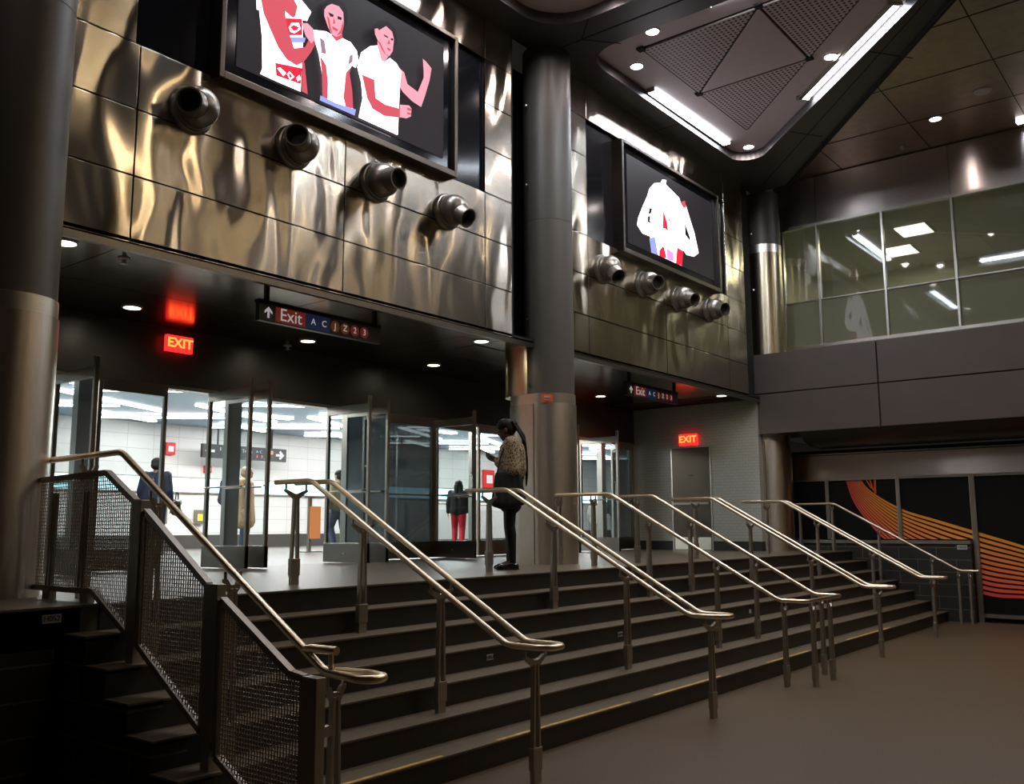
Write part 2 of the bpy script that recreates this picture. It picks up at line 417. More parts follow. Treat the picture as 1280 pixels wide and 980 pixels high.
# recess linings either side of the screens (glossy black, mirror the downlights)
rc = MB()
for a, b in ((3.745, 4.46), (7.65, 8.285), (10.53, 11.29), (14.5, 14.95)):
    rc.box(a, b, YF + 0.05, YF + 0.07, 5.665, 7.405)
struct(rc.build('wall_screen_recess', M['gloss_black']))

# ---- soffit over the landing, header and wall over the doors
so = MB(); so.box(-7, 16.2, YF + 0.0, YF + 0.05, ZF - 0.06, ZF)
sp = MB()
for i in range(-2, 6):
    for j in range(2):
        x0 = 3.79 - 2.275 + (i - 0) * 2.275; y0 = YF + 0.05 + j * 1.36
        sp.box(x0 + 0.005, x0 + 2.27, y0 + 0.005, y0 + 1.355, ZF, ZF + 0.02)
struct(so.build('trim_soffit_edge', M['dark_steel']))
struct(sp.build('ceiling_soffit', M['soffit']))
struct(MB().box(-7, 18, YF, YD + 0.3, ZF + 0.021, ZF + 0.05).build('ceiling_soffit_backing', M['joint']))
struct(MB().box(-7, 16.2, YD, YD + 0.25, 3.235, ZF).build('wall_door_header', M['header']))

# ---- side wall of tiles with the service door (right end of the landing)
XT = 16.15
tw = MB()
tw.box(XT, XT + 0.2, 7.05, 8.02, L + 0.17, ZF); tw.box(XT, XT + 0.2, 8.86, YD + 0.1, L + 0.17, ZF); tw.box(XT, XT + 0.2, 8.02, 8.86, 3.13, ZF)
struct(tw.build('wall_tiled', M['tile_y']))
struct(MB().box(XT - 0.012, XT + 0.2, 7.05, 8.02, L, L + 0.17).box(XT - 0.012, XT + 0.2, 8.86, YD, L, L + 0.17).build('baseboard_tiled', M['black']))
sd = thing('door_service', 'plain steel service door in the tiled wall under a red sign', 'door', (XT, 8.44, L), kind='structure')
MB().box(-0.01, 0.05, -0.40, 0.40, 0.0, 1.95).build('leaf', M['service_door'], sd)
MB().box(-0.02, 0.05, -0.425, -0.40, 0, 1.975).box(-0.02, 0.05, 0.40, 0.425, 0, 1.975).box(-0.02, 0.05, -0.4, 0.4, 1.95, 1.975).build('frame', M['door_steel'], sd)
plabel(MB().box(-0.016, -0.01, -0.38, 0.38, 0.01, 0.24).build('kick_plate', M['polished'], sd), 'bright steel kick plate')
MB().box(-0.02, -0.01, -0.06, 0.06, 1.40, 1.43).build('name_plate', M['sign_black'], sd)
MB().box(-0.05, -0.03, -0.38, 0.38, 0.86, 0.90).box(-0.03, -0.01, -0.37, -0.34, 0.86, 0.90).box(-0.03, -0.01, 0.34, 0.37, 0.86, 0.90).build('push_bar', M['dark_steel'], sd)

# ---- right wall: mural bays below, fascia, projecting spandrel, windows above
XSP = 16.2
struct(MB().box(XR + 0.03, XR + 0.2, -15, 7.0, 0, 2.46).build('wall_right', M['joint']))
mural = thing('mural', 'black wall mural with sweeping orange and red ribbon stripes', 'mural', (XR, 0, 0))
MB().box(0.0, 0.02, 3.78, 6.86, 1.36, 2.46).box(0.0, 0.02, -8, 3.69, 0.12, 2.46).build('panel', M['mural_black'], mural)
ART_MEN=[('w',[(4.878,6.557),(4.881,6.484),(4.927,6.207),(4.944,5.895),(4.922,5.831),(5.104,5.829),(5.395,5.835),(5.406,6.158),(5.407,6.351),(5.391,6.603),(5.32,6.687),(5.273,6.743)]),('red',[(5.172,6.504),(5.384,6.593),(5.393,6.423),(5.236,6.354),(5.196,6.426)]),('w',[(5.228,6.434),(5.26,6.493),(5.348,6.532),(5.373,6.478),(5.3,6.402),(5.249,6.396)]),('red',[(5.247,6.442),(5.283,6.484),(5.35,6.488),(5.329,6.446),(5.285,6.42)]),('blue',[(5.236,6.335),(5.435,6.415),(5.422,6.358),(5.253,6.285)]),('red',[(5.083,6.006),(5.399,6.078),(5.39,5.909),(5.099,5.883)]),('w',[(5.106,5.96),(5.141,5.98),(5.214,5.953),(5.18,5.908)]),('w',[(5.222,5.944),(5.249,5.986),(5.309,5.953),(5.26,5.899)]),('red',[(5.24,5.949),(5.254,5.969),(5.285,5.944),(5.259,5.918)]),('w',[(5.332,5.95),(5.367,5.995),(5.386,5.958),(5.348,5.918)]),('skin',[(5.086,6.655),(5.273,6.743),(5.32,6.687),(5.294,6.572),(5.265,6.546),(5.162,6.576)]),('skin',[(4.892,6.564),(5.086,6.655),(5.169,6.579),(5.196,6.426),(5.292,6.238),(5.424,6.307),(5.516,6.516),(5.544,6.384),(5.501,6.288),(5.414,6.148),(5.327,6.075),(5.209,6.09),(5.105,6.172),(4.999,6.326),(4.925,6.442)]),('pale',[(5.371,6.536),(5.445,6.569),(5.515,6.541),(5.542,6.435),(5.498,6.377),(5.427,6.425)]),('skin',[(5.399,6.155),(5.422,6.139),(5.471,5.832),(5.395,5.835)]),('w',[(5.516,6.529),(5.679,6.584),(5.743,6.582),(5.872,6.604),(6.005,6.607),(6.091,6.548),(6.119,6.451),(6.079,6.353),(6.028,6.359),(5.989,6.276),(6.036,6.079),(6.057,5.9),(5.927,5.832),(5.671,5.836),(5.638,6.123),(5.593,6.3),(5.543,6.41)]),('skin',[(5.609,6.294),(5.69,6.222),(5.719,6.05),(5.718,5.841),(5.655,5.849),(5.638,6.123)]),('skin',[(5.948,6.246),(6.025,6.351),(5.997,6.266),(6.039,6.08),(6.057,5.9),(5.958,5.877),(5.923,5.97)]),('ink',[(5.595,6.484),(5.658,6.472),(5.686,6.339),(5.624,6.326)]),('ink',[(5.992,6.453),(6.033,6.483),(6.035,6.403),(5.97,6.336)]),('blue',[(5.623,5.876),(5.829,5.869),(6.091,5.898),(6.076,5.826),(5.617,5.822)]),('skin',[(5.741,6.628),(5.878,6.688),(5.889,6.598),(5.809,6.53),(5.746,6.563)]),('hair',[(5.614,6.73),(5.62,6.826),(5.668,6.916),(5.795,6.995),(5.902,6.991),(5.949,6.91),(5.949,6.788),(5.902,6.712),(5.741,6.641),(5.651,6.721)]),('pale',[(5.67,6.85),(5.733,6.905),(5.83,6.923),(5.889,6.883),(5.901,6.739),(5.871,6.631),(5.807,6.576),(5.743,6.575),(5.693,6.633),(5.642,6.73),(5.64,6.796)]),('skin',[(5.674,6.744),(5.706,6.732),(5.725,6.647),(5.759,6.582),(5.71,6.614)]),('skin',[(5.761,6.771),(5.787,6.715),(5.755,6.694)]),('skin',[(5.807,6.59),(5.871,6.638),(5.898,6.737),(5.883,6.785),(5.857,6.679)]),('hair',[(5.688,6.791),(5.76,6.797),(5.753,6.767),(5.713,6.756)]),('hair',[(5.809,6.806),(5.866,6.811),(5.859,6.781),(5.81,6.772)]),('skin',[(5.74,6.661),(5.821,6.663),(5.806,6.632),(5.749,6.631)]),('pale',[(6.656,6.605),(6.766,6.573),(6.819,6.456),(6.983,6.427),(7.074,6.633),(7.073,6.711),(7.057,6.854),(7.114,6.838),(7.2,6.794),(7.17,6.64),(7.098,6.424),(7.037,6.269),(6.893,6.285),(6.75,6.338),(6.689,6.391)]),('w',[(6.26,6.666),(6.363,6.717),(6.423,6.57),(6.471,6.575),(6.547,6.651),(6.645,6.631),(6.726,6.557),(6.705,6.427),(6.694,6.151),(6.681,5.816),(6.117,5.817),(6.165,6.043),(6.143,6.208),(6.085,6.359),(6.134,6.54)]),('pale',[(6.361,6.769),(6.469,6.664),(6.527,6.661),(6.471,6.575),(6.423,6.57),(6.363,6.71)]),('hair',[(6.293,6.851),(6.301,6.922),(6.366,6.999),(6.499,7.056),(6.622,7.019),(6.653,6.871),(6.583,6.773),(6.39,6.781),(6.332,6.831)]),('pale',[(6.378,6.896),(6.481,6.99),(6.57,6.965),(6.601,6.887),(6.584,6.743),(6.537,6.665),(6.469,6.664),(6.391,6.737),(6.322,6.827),(6.315,6.884),(6.358,6.91)]),('hair',[(6.445,6.88),(6.513,6.879),(6.507,6.862),(6.455,6.862)]),('hair',[(6.552,6.881),(6.591,6.89),(6.586,6.865),(6.552,6.858)]),('skin',[(6.496,6.751),(6.555,6.749),(6.536,6.722),(6.502,6.727)]),('skin',[(6.361,6.769),(6.394,6.76),(6.459,6.683),(6.488,6.654),(6.42,6.689)]),('skin',[(6.519,6.852),(6.54,6.807),(6.495,6.784)]),('skin',[(6.519,6.852),(6.54,6.807),(6.495,6.784)]),('skin',[(6.141,6.295),(6.316,6.305),(6.339,6.108),(6.481,6.087),(6.695,6.121),(6.716,6.023),(6.465,5.956),(6.296,5.975),(6.22,6.064)]),('pale',[(6.694,6.166),(6.833,6.209),(6.874,6.186),(6.865,6.092),(6.795,6.044),(6.696,6.024)]),('skin',[(6.803,6.173),(6.874,6.183),(6.868,6.157),(6.804,6.145)]),('skin',[(6.804,6.118),(6.871,6.132),(6.865,6.107),(6.805,6.097)])]
ART_DANCER=[('w',[(12.152,6.814),(12.31,6.95),(12.526,7.024),(12.569,7.088),(12.71,7.12),(12.685,7.041),(12.923,6.986),(13.126,6.94),(13.164,6.877),(13.315,6.93),(13.489,6.66),(13.627,6.462),(13.75,6.151),(13.577,6.048),(13.319,6.02),(13.156,6.096),(13.031,6.066),(12.094,6.039),(11.91,6.032),(11.752,6.127),(11.794,6.254),(11.931,6.465),(12.089,6.686)]),('w',[(12.134,6.088),(13.201,6.148),(13.195,6.053),(13.137,5.793),(12.364,5.799),(12.162,5.772)]),('blue',[(12.111,6.004),(12.283,6.066),(12.364,5.799),(12.162,5.772)]),('red',[(12.406,5.878),(12.547,5.991),(12.635,5.812),(12.536,5.779),(12.402,5.798)]),('violet',[(12.644,5.974),(12.861,5.945),(12.852,5.801),(12.654,5.796)]),('red',[(12.99,6.067),(13.195,6.053),(13.137,5.793),(12.932,5.788)]),('hair',[(12.136,6.502),(12.211,6.502),(12.169,6.412),(12.093,6.392)]),('hair',[(12.072,6.347),(12.148,6.371),(12.125,6.282),(12.218,6.271),(12.06,6.249)]),('hair',[(13.269,6.55),(13.347,6.455),(13.446,6.332),(13.421,6.284),(13.277,6.353)]),('red',[(12.56,6.578),(12.669,6.404),(12.7,6.26),(12.603,6.286),(12.524,6.266)]),('skin',[(12.692,6.471),(12.792,6.473),(12.73,6.436)]),('hair',[(12.616,6.653),(12.671,6.661),(12.646,6.633)]),('hair',[(12.791,6.661),(12.848,6.668),(12.822,6.644)]),('skin',[(13.122,6.866),(13.294,6.935),(13.329,6.828),(13.222,6.799)])]
RIB_A=[(5.616,2.552),(5.586,2.415),(5.39,2.19),(4.892,1.885),(4.321,1.694),(3.663,1.477),(3.022,1.264)]
RIB_B=[(5.907,2.563),(5.875,2.425),(5.709,1.935),(5.202,1.287),(4.52,0.766),(3.688,0.424),(3.087,0.389)]
RIB_C=[(5.529,2.413),(5.439,2.314),(5.441,2.41),(5.405,2.256),(5.358,2.408),(5.416,2.198)]
def catmull(P, n=14):
    P = [2 * Vector(P[0]) - Vector(P[1])] + [Vector(p) for p in P] + [2 * Vector(P[-1]) - Vector(P[-2])]
    out = []
    for i in range(1, len(P) - 2):
        for j in range(n):
            t = j / n; a, b, c, d = P[i - 1:i + 3]
            out.append(0.5 * ((2 * b) + (c - a) * t + (2 * a - 5 * b + 4 * c - d) * t * t + (3 * b - a - 3 * c + d) * t ** 3))
    out.append(P[-2]); return out
extA = RIB_A + [(2.2, 0.95), (0.5, 0.35), (-2.0, -0.3)]; extB = RIB_B + [(2.2, 0.42), (0.5, 0.55), (-2.0, 0.8)]
ca, cb_ = catmull(extA), catmull(extB)
rb = bpy.data.meshes.new('ribbons'); vs = []; fs = []; cols = []
NR = 12
for i in range(NR):
    f0 = i / NR; f1 = f0
    for s in range(len(ca) - 1):
        def pt(f, s): return ca[s] * (1 - f) + cb_[s] * f
        w0 = (0.97 if s < 26 else 0.72) / NR; w = w0 * (1.0 if i < NR - 1 else 0.9)
        sp_ = max(0, min(1, (s - 8) / 40))
        w = (0.93 - 0.30 * sp_) / NR
        a, b = pt(f0, s), pt(f0, s + 1); c, d = pt(f0 + w, s + 1), pt(f0 + w, s)
        if min(a.y, b.y, c.y, d.y) < 0.13: continue
        if max(p.x for p in (a, b, c, d)) > 3.78 and min(p.y for p in (a, b, c, d)) < 1.365:
            if max(p.y for p in (a, b, c, d)) < 1.365: continue
            for p in (a, b, c, d): p.y = max(p.y, 1.365)
        if max(p.y for p in (a, b, c, d)) > 2.455:
            for p in (a, b, c, d): p.y = min(p.y, 2.455)
        o = len(vs); vs += [(-0.003, p.x, p.y) for p in (a, b, c, d)]; fs.append((o, o + 1, o + 2, o + 3))
        warm = (1 - f0) ** 0.8 * min(1, s / 34)
        red = (0.75, 0.05, 0.06) if s < 50 else (0.9, 0.03, 0.07)
        org = (0.9, 0.34, 0.03)
        cols.append(tuple(red[k] * (1 - warm) + org[k] * warm for k in range(3)))
for tri in (((5.529, 2.45), (5.505, 2.45), (5.40, 2.27), (5.43, 2.27)), ((5.46, 2.45), (5.43, 2.45), (5.37, 2.22), (5.40, 2.24)), ((5.37, 2.45), (5.33, 2.45), (5.34, 2.17), (5.375, 2.19))):
    o = len(vs); vs += [(-0.004, a, b) for a, b in tri]; fs.append((o, o + 1, o + 2, o + 3)); cols.append((0.8, 0.14, 0.03))
rb.from_pydata(vs, [], fs)
ca_ = rb.color_attributes.new('paint', 'FLOAT_COLOR', 'CORNER')
for p, c in zip(rb.polygons, cols):
    for li in p.loop_indices: ca_.data[li].color = (*c, 1)
mm, nt, b = new_mat('ribbon_paint'); at = nt.nodes.new('ShaderNodeAttribute'); at.attribute_name = 'paint'
nt.links.new(at.outputs['Color'], b.inputs['Base Color']); b.inputs['Roughness'].default_value = 0.5
rb.materials.append(mm)
ro = bpy.data.objects.new('ribbons', rb); COL.objects.link(ro); ro.parent = mural; tag(ro, 'orange to red ribbon stripes')
# mural framing
n = 0
for y, z0 in ((6.90, 1.36), (6.22, 1.36), (4.95, 1.36), (3.735, 0.0), (1.3, 0.0)):
    n += 1; w = 0.035 if y != 3.735 else 0.045
    struct(MB().box(XR - 0.05, XR + 0.01, y - w, y + w, z0, 2.46).build('trim_%d' % n, M['door_steel'], bevel=0.004))
struct(MB().box(XR - 0.05, XR + 0.01, -8, 3.69, 0.08, 0.14).build('trim_6', M['door_steel']))
struct(MB().box(XR - 0.04, XR + 0.01, -8, 6.93, 2.43, 2.475).build('trim_7', M['door_steel']))
struct(MB().box(17.08, 17.3, 3.785, 6.9, 1.29, 1.345).build('trim_8', M['post']))
struct(MB().box(17.11, 17.3, 3.79, 7.0, 0, 1.29).build('wall_stair_right', M['brick_y']))
# stainless fascia band with a dark slot above
struct(MB().box(XR - 0.06, XR + 0.05, -15, 6.98, 2.475, 2.90).build('wall_fascia_low', M['fascia']))
struct(MB().box(XR - 0.03, XR + 0.05, -15, 6.98, 2.90, 3.0).build('wall_fascia_slot', M['joint']))
struct(MB().box(XR - 0.09, XR - 0.03, -15, 6.98, 2.915, 2.935).build('trim_9', M['door_steel']))
# projecting spandrel: two rows of panels
spn = MB()
ys_ = [7.22, 4.857, 2.5, 0.13, -2.2, -4.6, -7, -15]
for (z0, z1) in ((3.28, 4.015), (4.035, 4.77)):
    for a, b in zip(ys_, ys_[1:]): spn.box(XSP, XSP + 0.04, b + 0.012, a - 0.012 if a < 7.2 else a, z0, z1)
struct(spn.build('wall_spandrel', M['spandrel'], bevel=0.004))
struct(MB().box(XSP + 0.02, XR, -15, 7.2, 4.70, 4.76).box(XSP + 0.03, XSP + 0.05, -15, 7.19, 3.3, 4.76).build('wall_spandrel_backing', M['joint']))
# cove soffit below the spandrel
pf = [(XSP + 0.03, 3.28), (XSP + 0.03, 3.27), (XSP + 0.16, 3.16), (XSP + 0.36, 3.075), (XR - 0.55, 3.045), (XR, 3.03), (XR, 3.3)]
struct(MB().prism([(x, z) for x, z in pf], 'y', 6.3, -15).build('ceiling_cove', M['header'], smooth=True))
struct(MB().box(XSP + 0.05, XR, 6.3, 7.2, 3.28, 3.31).build('ceiling_cove_end', M['header']))
# windows upstairs
WIN = [6.865, 6.162, 4.939, 3.727, 2.51, 1.29, 0.07, -1.15, -2.37]
struct(MB().box(XR - 0.06, XR + 0.06, -15, 7.0, 4.98, 5.04).build('trim_10', M['door_steel']))
struct(MB().box(XR - 0.05, XR + 0.06, -15, 7.0, 7.38, 7.44).build('trim_11', M['door_steel']))
for i in range(len(WIN) - 1):
    a, b = WIN[i + 1], WIN[i]
    w = thing('window_%d' % (i + 1), None, None, (XR, b, 5.04), kind='structure')
    MB().box(-0.05, 0.05, -0.022, 0.022, 0, 2.34).build('mullion', M['door_steel'], w, bevel=0.003)
    MB().box(-0.02, 0.03, a - b + 0.022, -0.022, 0.86, 0.885).build('transom', M['dark_steel'], w)
    plabel(MB().box(0.0, 0.008, a - b + 0.022, -0.022, 0.885, 2.34).build('pane', M['glass_window'], w), 'clear greenish upper pane')
    plabel(MB().box(0.0, 0.008, a - b + 0.022, -0.022, 0.0, 0.86).build('pane', M['glass_frosted'], w), 'frosted lower pane')
# fascia over the windows
fb = MB()
for a, b in zip([7.0, 6.162, 3.727, 1.29, -1.15, -15], [6.162, 3.727, 1.29, -1.15, -15]): fb.box(XR - 0.03, XR + 0.05, b + 0.004, a - 0.004, 7.44, 8.36)
struct(fb.build('wall_fascia_high', M['fascia']))
# upstairs room
struct(MB().box(22.5, 22.6, -6, 9.5, 4.9, 8.2).box(XR + 0.06, 22.6, 7.9, 8.0, 4.9, 8.2).box(XR + 0.06, 22.6, -6.1, -6, 4.9, 8.2).build('wall_upstairs', M['upstairs_wall']))
struct(MB().box(XR + 0.06, 22.6, -6, 8, 7.62, 7.68).build('ceiling_upstairs', M['upstairs_wall']))
struct(MB().box(XR + 0.06, 22.6, -6, 8, 4.85, 4.9).build('floor_upstairs', M['base_dark']))

# ---- ceiling of the hall, with coffers
def rounded(poly, rads, seg=9):
    out = []; n = len(poly)
    for i in range(n):
        p = Vector(poly[i]); a = (Vector(poly[i - 1]) - p).normalized(); b = (Vector(poly[(i + 1) % n]) - p).normalized()
        ang = a.angle(b); r = rads[i]
        if r <= 0: out.append(p); continue
        t = r / math.tan(ang / 2); c = p + (a + b).normalized() * (r / math.sin(ang / 2))
        s, e = p + a * t, p + b * t; a0 = math.atan2(*(s - c).yx); a1 = math.atan2(*(e - c).yx)
        d = (a1 - a0 + PI) % (2 * PI) - PI
        for k in range(seg + 1):
            th = a0 + d * k / seg; out.append(c + Vector((math.cos(th), math.sin(th))) * r)
    return out
COF2 = rounded([(9.85, 6.58), (15.15, 6.58), (9.85, 1.15)], [0.5, 0.32, 0.4])
COF1 = rounded([(9.12, 6.60), (9.12, 1.15), (3.85, 6.60)], [0.62, 0.4, 0.32])
COF3 = rounded([(2.3, 6.6), (2.3, 1.15), (-3.0, 6.6)], [0.5, 0.32, 0.4])
def ceiling_with_holes(name, outer, holes, z, mat):
    bm = bmesh.new(); edges = []
    for loop in [outer] + holes:
        vs = [bm.verts.new((p[0], p[1], z)) for p in loop]
        edges += [bm.edges.new((vs[i], vs[(i + 1) % len(vs)])) for i in range(len(vs))]
    bmesh.ops.triangle_fill(bm, edges=edges, use_beauty=True, use_dissolve=False)
    # lips of the holes
    for loop in holes:
        a = [bm.verts.new((p[0], p[1], z)) for p in loop]; b = [bm.verts.new((p[0], p[1], z + 0.16)) for p in loop]
        for i in range(len(a)): bm.faces.new((a[i], a[(i + 1) % len(a)], b[(i + 1) % len(a)], b[i]))
    me = bpy.data.meshes.new(name); bm.to_mesh(me); bm.free(); me.materials.append(mat)
    o = bpy.data.objects.new(name, me); COL.objects.link(o); return o
DG0, DG1 = (16.25, 6.25), (-1.75, -8.95 + 0.4)     # diagonal edge of the lower ceiling
DG1 = (DG0[0] - 15.5, DG0[1] - 13.1)
outer = [(-7, YF + 0.05), (16.35, YF + 0.05), DG0, DG1, (DG1[0], -15), (-7, -15)]
struct(ceiling_with_holes('ceiling_hall', outer, [list(map(tuple, c)) for c in (COF1, COF2, COF3)], ZC, M['hall_ceiling']))
# edge of the lower ceiling (turned away from the camera) and its seams
d = Vector((DG1[0] - DG0[0], DG1[1] - DG0[1])).normalized(); nrm = Vector((-d.y, d.x))
struct(MB().prism([(DG0[0], DG0[1]), (DG1[0], DG1[1]), (DG1[0] + nrm.x * -0.05, DG1[1] + nrm.y * -0.05), (DG0[0] + nrm.x * -0.05, DG0[1] + nrm.y * -0.05)], 'z', ZC - 0.04, 8.6).build('trim_12', M['joint']))
se = MB()
def seam(p, q, w=0.014): se.beam((p[0], p[1], ZC - 0.001), (q[0], q[1], ZC - 0.001), w, 0.006)
seam((16.1, 6.78), (4.0, -4.05)); seam((9.49, 7.0), (9.49, 0.5), 0.02); seam((12.6, 6.58), (12.6, 7.0)); seam((9.49, 6.35), (9.9, 6.0)); seam((9.12, 6.0), (9.49, 6.35))
seam((14.0, 5.35), (14.55, 5.0)); seam((12.2, 3.5), (12.75, 3.1)); seam((6.5, 6.6), (6.5, 7.0))
struct(se.build('trim_13', M['joint']))
for i, c in enumerate((COF1, COF2, COF3)):
    struct(MB().poly([(p[0], p[1], 8.10) for p in c]).build('ceiling_coffer_%s' % ('left', 'right', 'far')[i], M['coffer']))
# ceiling above the right part of the hall
struct(MB().box(-1, XR + 0.05, -15, 7.2, 8.38, 8.44).build('ceiling_right', M['right_ceiling']))
sm = MB()
for y in (5.6, 4.0, 2.4, 0.8, -0.8): sm.box(9, XR, y - 0.006, y + 0.006, 8.374, 8.381)
for x in (15.9, 14.4, 12.9, 11.4): sm.box(x - 0.006, x + 0.006, -8, 6.5, 8.374, 8.381)
struct(sm.build('trim_14', M['joint']))
# unseen sides of the hall
struct(MB().box(-7.1, -7, -15, YD, 0, 8.6).build('wall_left', M['hall_wall']))
struct(MB().box(-7, XR, -15.1, -15, 0, 8.6).build('wall_rear', M['hall_wall']))
struct(MB().box(-7, 1.5, YF, YF + 0.1, ZF, 8.0).build('wall_facade_left', M['hall_wall']))

# ---- corridor behind the doors
YB = 18.5; ZI = 3.86
struct(MB().box(1, 30, YB, YB + 0.1, L + 0.3, ZI).build('wall_corridor_back', M['tile_white']))
struct(MB().box(1, 30, YB - 0.02, YB + 0.1, L, L + 0.3).build('baseboard_corridor', M['base_dark']))
struct(MB().box(0.9, 1, YD, YB, L, ZI).box(30, 30.1, YD, YB, L, ZI).build('wall_corridor_end', M['tile_white_y']))
struct(MB().box(1, 30, YD + 0.24, YB, ZI, ZI + 0.05).build('ceiling_corridor', M['inside_ceiling']))
struct(MB().box(16.35, 30, YD + 0.1, YD + 0.25, L, ZI).build('wall_corridor_front', M['tile_white']))
wl = thing('light_band', 'long glowing white band along the far corridor wall', 'light', (1.2, YB, 2.40))
plabel(MB().box(0, 28.0, -0.05, 0, 0, 0.30).build('diffuser', M['wall_strip'], wl), 'glowing diffuser')
MB().box(0, 28.0, -0.07, 0, 0.30, 0.33).box(0, 28.0, -0.07, 0, -0.03, 0).build('frame', M['door_steel'], wl)

# ================================================================== COLUMNS
def stadium(cx, cy, r, back, seg=28):
    pts = []
    for k in range(seg + 1): a = PI + PI * k / seg; pts.append((cx + r * math.cos(a), cy + r * math.sin(a)))
    for k in range(seg + 1): a = PI * k / seg; pts.append((cx + r * math.cos(a), cy + back + r * math.sin(a)))
    return pts
def column(cx, label, special=False):
    c = thing('column', label, 'column', (cx, YF, L), group='round steel columns along the landing')
    b = 0.22
    o = MB().prism(stadium(0, 0, 0.345, b), 'z', 0, 2.0).build('lower_cladding', M['column_steel'], c, smooth=True)
    plabel(o, 'brushed steel lower cladding')
    o = MB().prism(stadium(0, 0, 0.335, b), 'z', 2.0, 2.13).build('collar', M['polished'], c, smooth=True); plabel(o, 'polished steel collar')
    MB().box(-0.35, -0.342, -0.003, 0.003, 0.0, 2.0).build('seam', M['joint'], c)
    o = MB().prism(stadium(0, 0.2, 0.30, 0.15), 'z', 2.13, 2.79).build('rear_strip', M['column_steel_gold'], c, smooth=True)
    if special:
        o = MB().prism(stadium(0, 0, 0.33, 0.0), 'z', 2.13, 5.1 + .18).build('middle_cladding', M['column_steel_gold'], c, smooth=True); plabel(o, 'warm brushed steel middle cladding')
        o = MB().prism(stadium(0, 0, 0.335, 0.0), 'z', 5.62, 5.78).build('collar', M['polished'], c, smooth=True)
        o = MB().prism(stadium(0, 0, 0.33, 0.0), 'z', 5.28, 5.62).build('middle_cladding', M['column_steel_gold'], c, smooth=True)
        MB().lathe([(0.32, 5.78), (0.32, 6.82)], (0, 0, 0), seg=40).build('upper_shaft', M['column_grey'], c, smooth=True)
    else:
        o = MB().lathe([(0.325, 2.13), (0.325, 4.4), (0.322, 4.402), (0.322, 4.41), (0.325, 4.412), (0.325, 6.82)], (0, 0, 0), seg=48).build('upper_shaft', M['column_grey'], c, smooth=True)
        plabel(o, 'grey painted upper shaft')
    # camera side pins
    pn = MB()
    for z in (2.25, 3.1, 4.9, 6.0): pn.lathe([(0.014, 0), (0.014, 0.05)], (-0.32, 0.10, z), (-1, -0.6, 0), 8)
    pn.build('fixing_pin', M['door_steel'], c)
    return c
column(2.88, 'round column at the left edge, grey above and brushed steel below its collar')
c2 = column(9.58, 'round column in the middle, between the two big screens')
column(16.66, 'round column at the far corner beside the upstairs windows', True)
fl = thing('fire_label', 'small orange label on the collar of the middle column', 'label', (9.28, 6.80, 3.215))
MB().add([(-0.05, 0.075, -0.05), (0.045, -0.04, -0.05), (0.045, -0.04, 0.05), (-0.05, 0.075, 0.05)], [(0, 1, 2, 3)]).build('sticker', M['orange_label'], fl)
MB().beam((-0.028, 0.045, 0.012), (0.02, -0.013, 0.012), 0.004, 0.02).beam((-0.03, 0.05, -0.02), (0.01, -0.005, -0.02), 0.004, 0.012).build('lettering', M['label_white'], fl)

# ================================================================== LIGHTS
def downlight(x, y, z, r, kind, label, power, spot=True, group=None):
    t = thing('downlight', label, 'ceiling light', (x, y, z), group=group)
    MB().lathe([(r * 1.25, 0.0), (r * 1.25, -0.012), (r * 1.02, -0.016), (r * 1.0, -0.004), (r * 1.0, 0.0)], (0, 0, 0), seg=28, caps=False).build('trim_ring', M['trim_ring'], t, smooth=True)
    plabel(MB().lathe([(r, -0.003), (r, -0.006)], (0, 0, 0), seg=28).build('lens', M[kind], t), 'glowing lens')
    col = {'down': (1.0, .84, .80), 'soffit_face': (1.0, .86, .62), 'hall_face': (1.0, .74, .45)}[kind]
    if power: lamp('SPOT', 'bulb', power, col, t, (0, 0, -0.03), spot_size=math.radians(160), spot_blend=0.6, shadow_soft_size=0.06)
    return t
ZF_ = ZF
for x, y, lab in ((3.43, 7.36, 'round recessed light in the soffit beside the left column'), (4.96, 9.05, 'round recessed light in the soffit left of the red exit sign'),
                  (7.29, 9.05, 'round recessed light in the soffit under the hanging direction sign'), (9.57, 9.05, 'round recessed light in the soffit, right one of the far row before the middle column'),
                  (8.69, 7.40, 'round recessed light in the soffit edge just left of the middle column'), (13.87, 9.0, 'round recessed light in the soffit right of the middle column'),
                  (15.22, 7.30, 'round recessed light in the soffit by the tiled wall')):
    downlight(x, y, ZF_, 0.085, 'soffit_face', lab, POWER['soffit'], group='recessed lights in the soffit')
for x, y, lab in ((10.12, 5.65, 'round recessed light in the coffer, nearest its top left edge'), (10.80, 6.30, 'round recessed light in the coffer corner above the left fluorescent tube'),
                  (14.48, 6.27, 'round recessed light in the far coffer corner'), (12.27, 4.05, 'round recessed light in the coffer beside the long right fluorescent tube')):
    downlight(x, y, 8.098, 0.085, 'down', lab, POWER['down'], group='recessed lights in the ceiling coffer')
for x, y, lab in ((16.0, 3.60, 'round recessed light in the bronze ceiling right of the coffer'), ):
    downlight(x, y, 8.378, 0.09, 'down', lab, POWER['down'])
for x, y in ((8.85, 5.7), (8.2, 6.3), (4.5, 6.27), (6.75, 4.05), (8.55, 3.2), (10.35, 2.55), (2.0, 5.6), (1.3, 6.3)):
    downlight(x, y, 8.098, 0.085, 'down', 'round recessed light in a neighbouring coffer', POWER['down'], group='recessed lights in the neighbouring coffers')
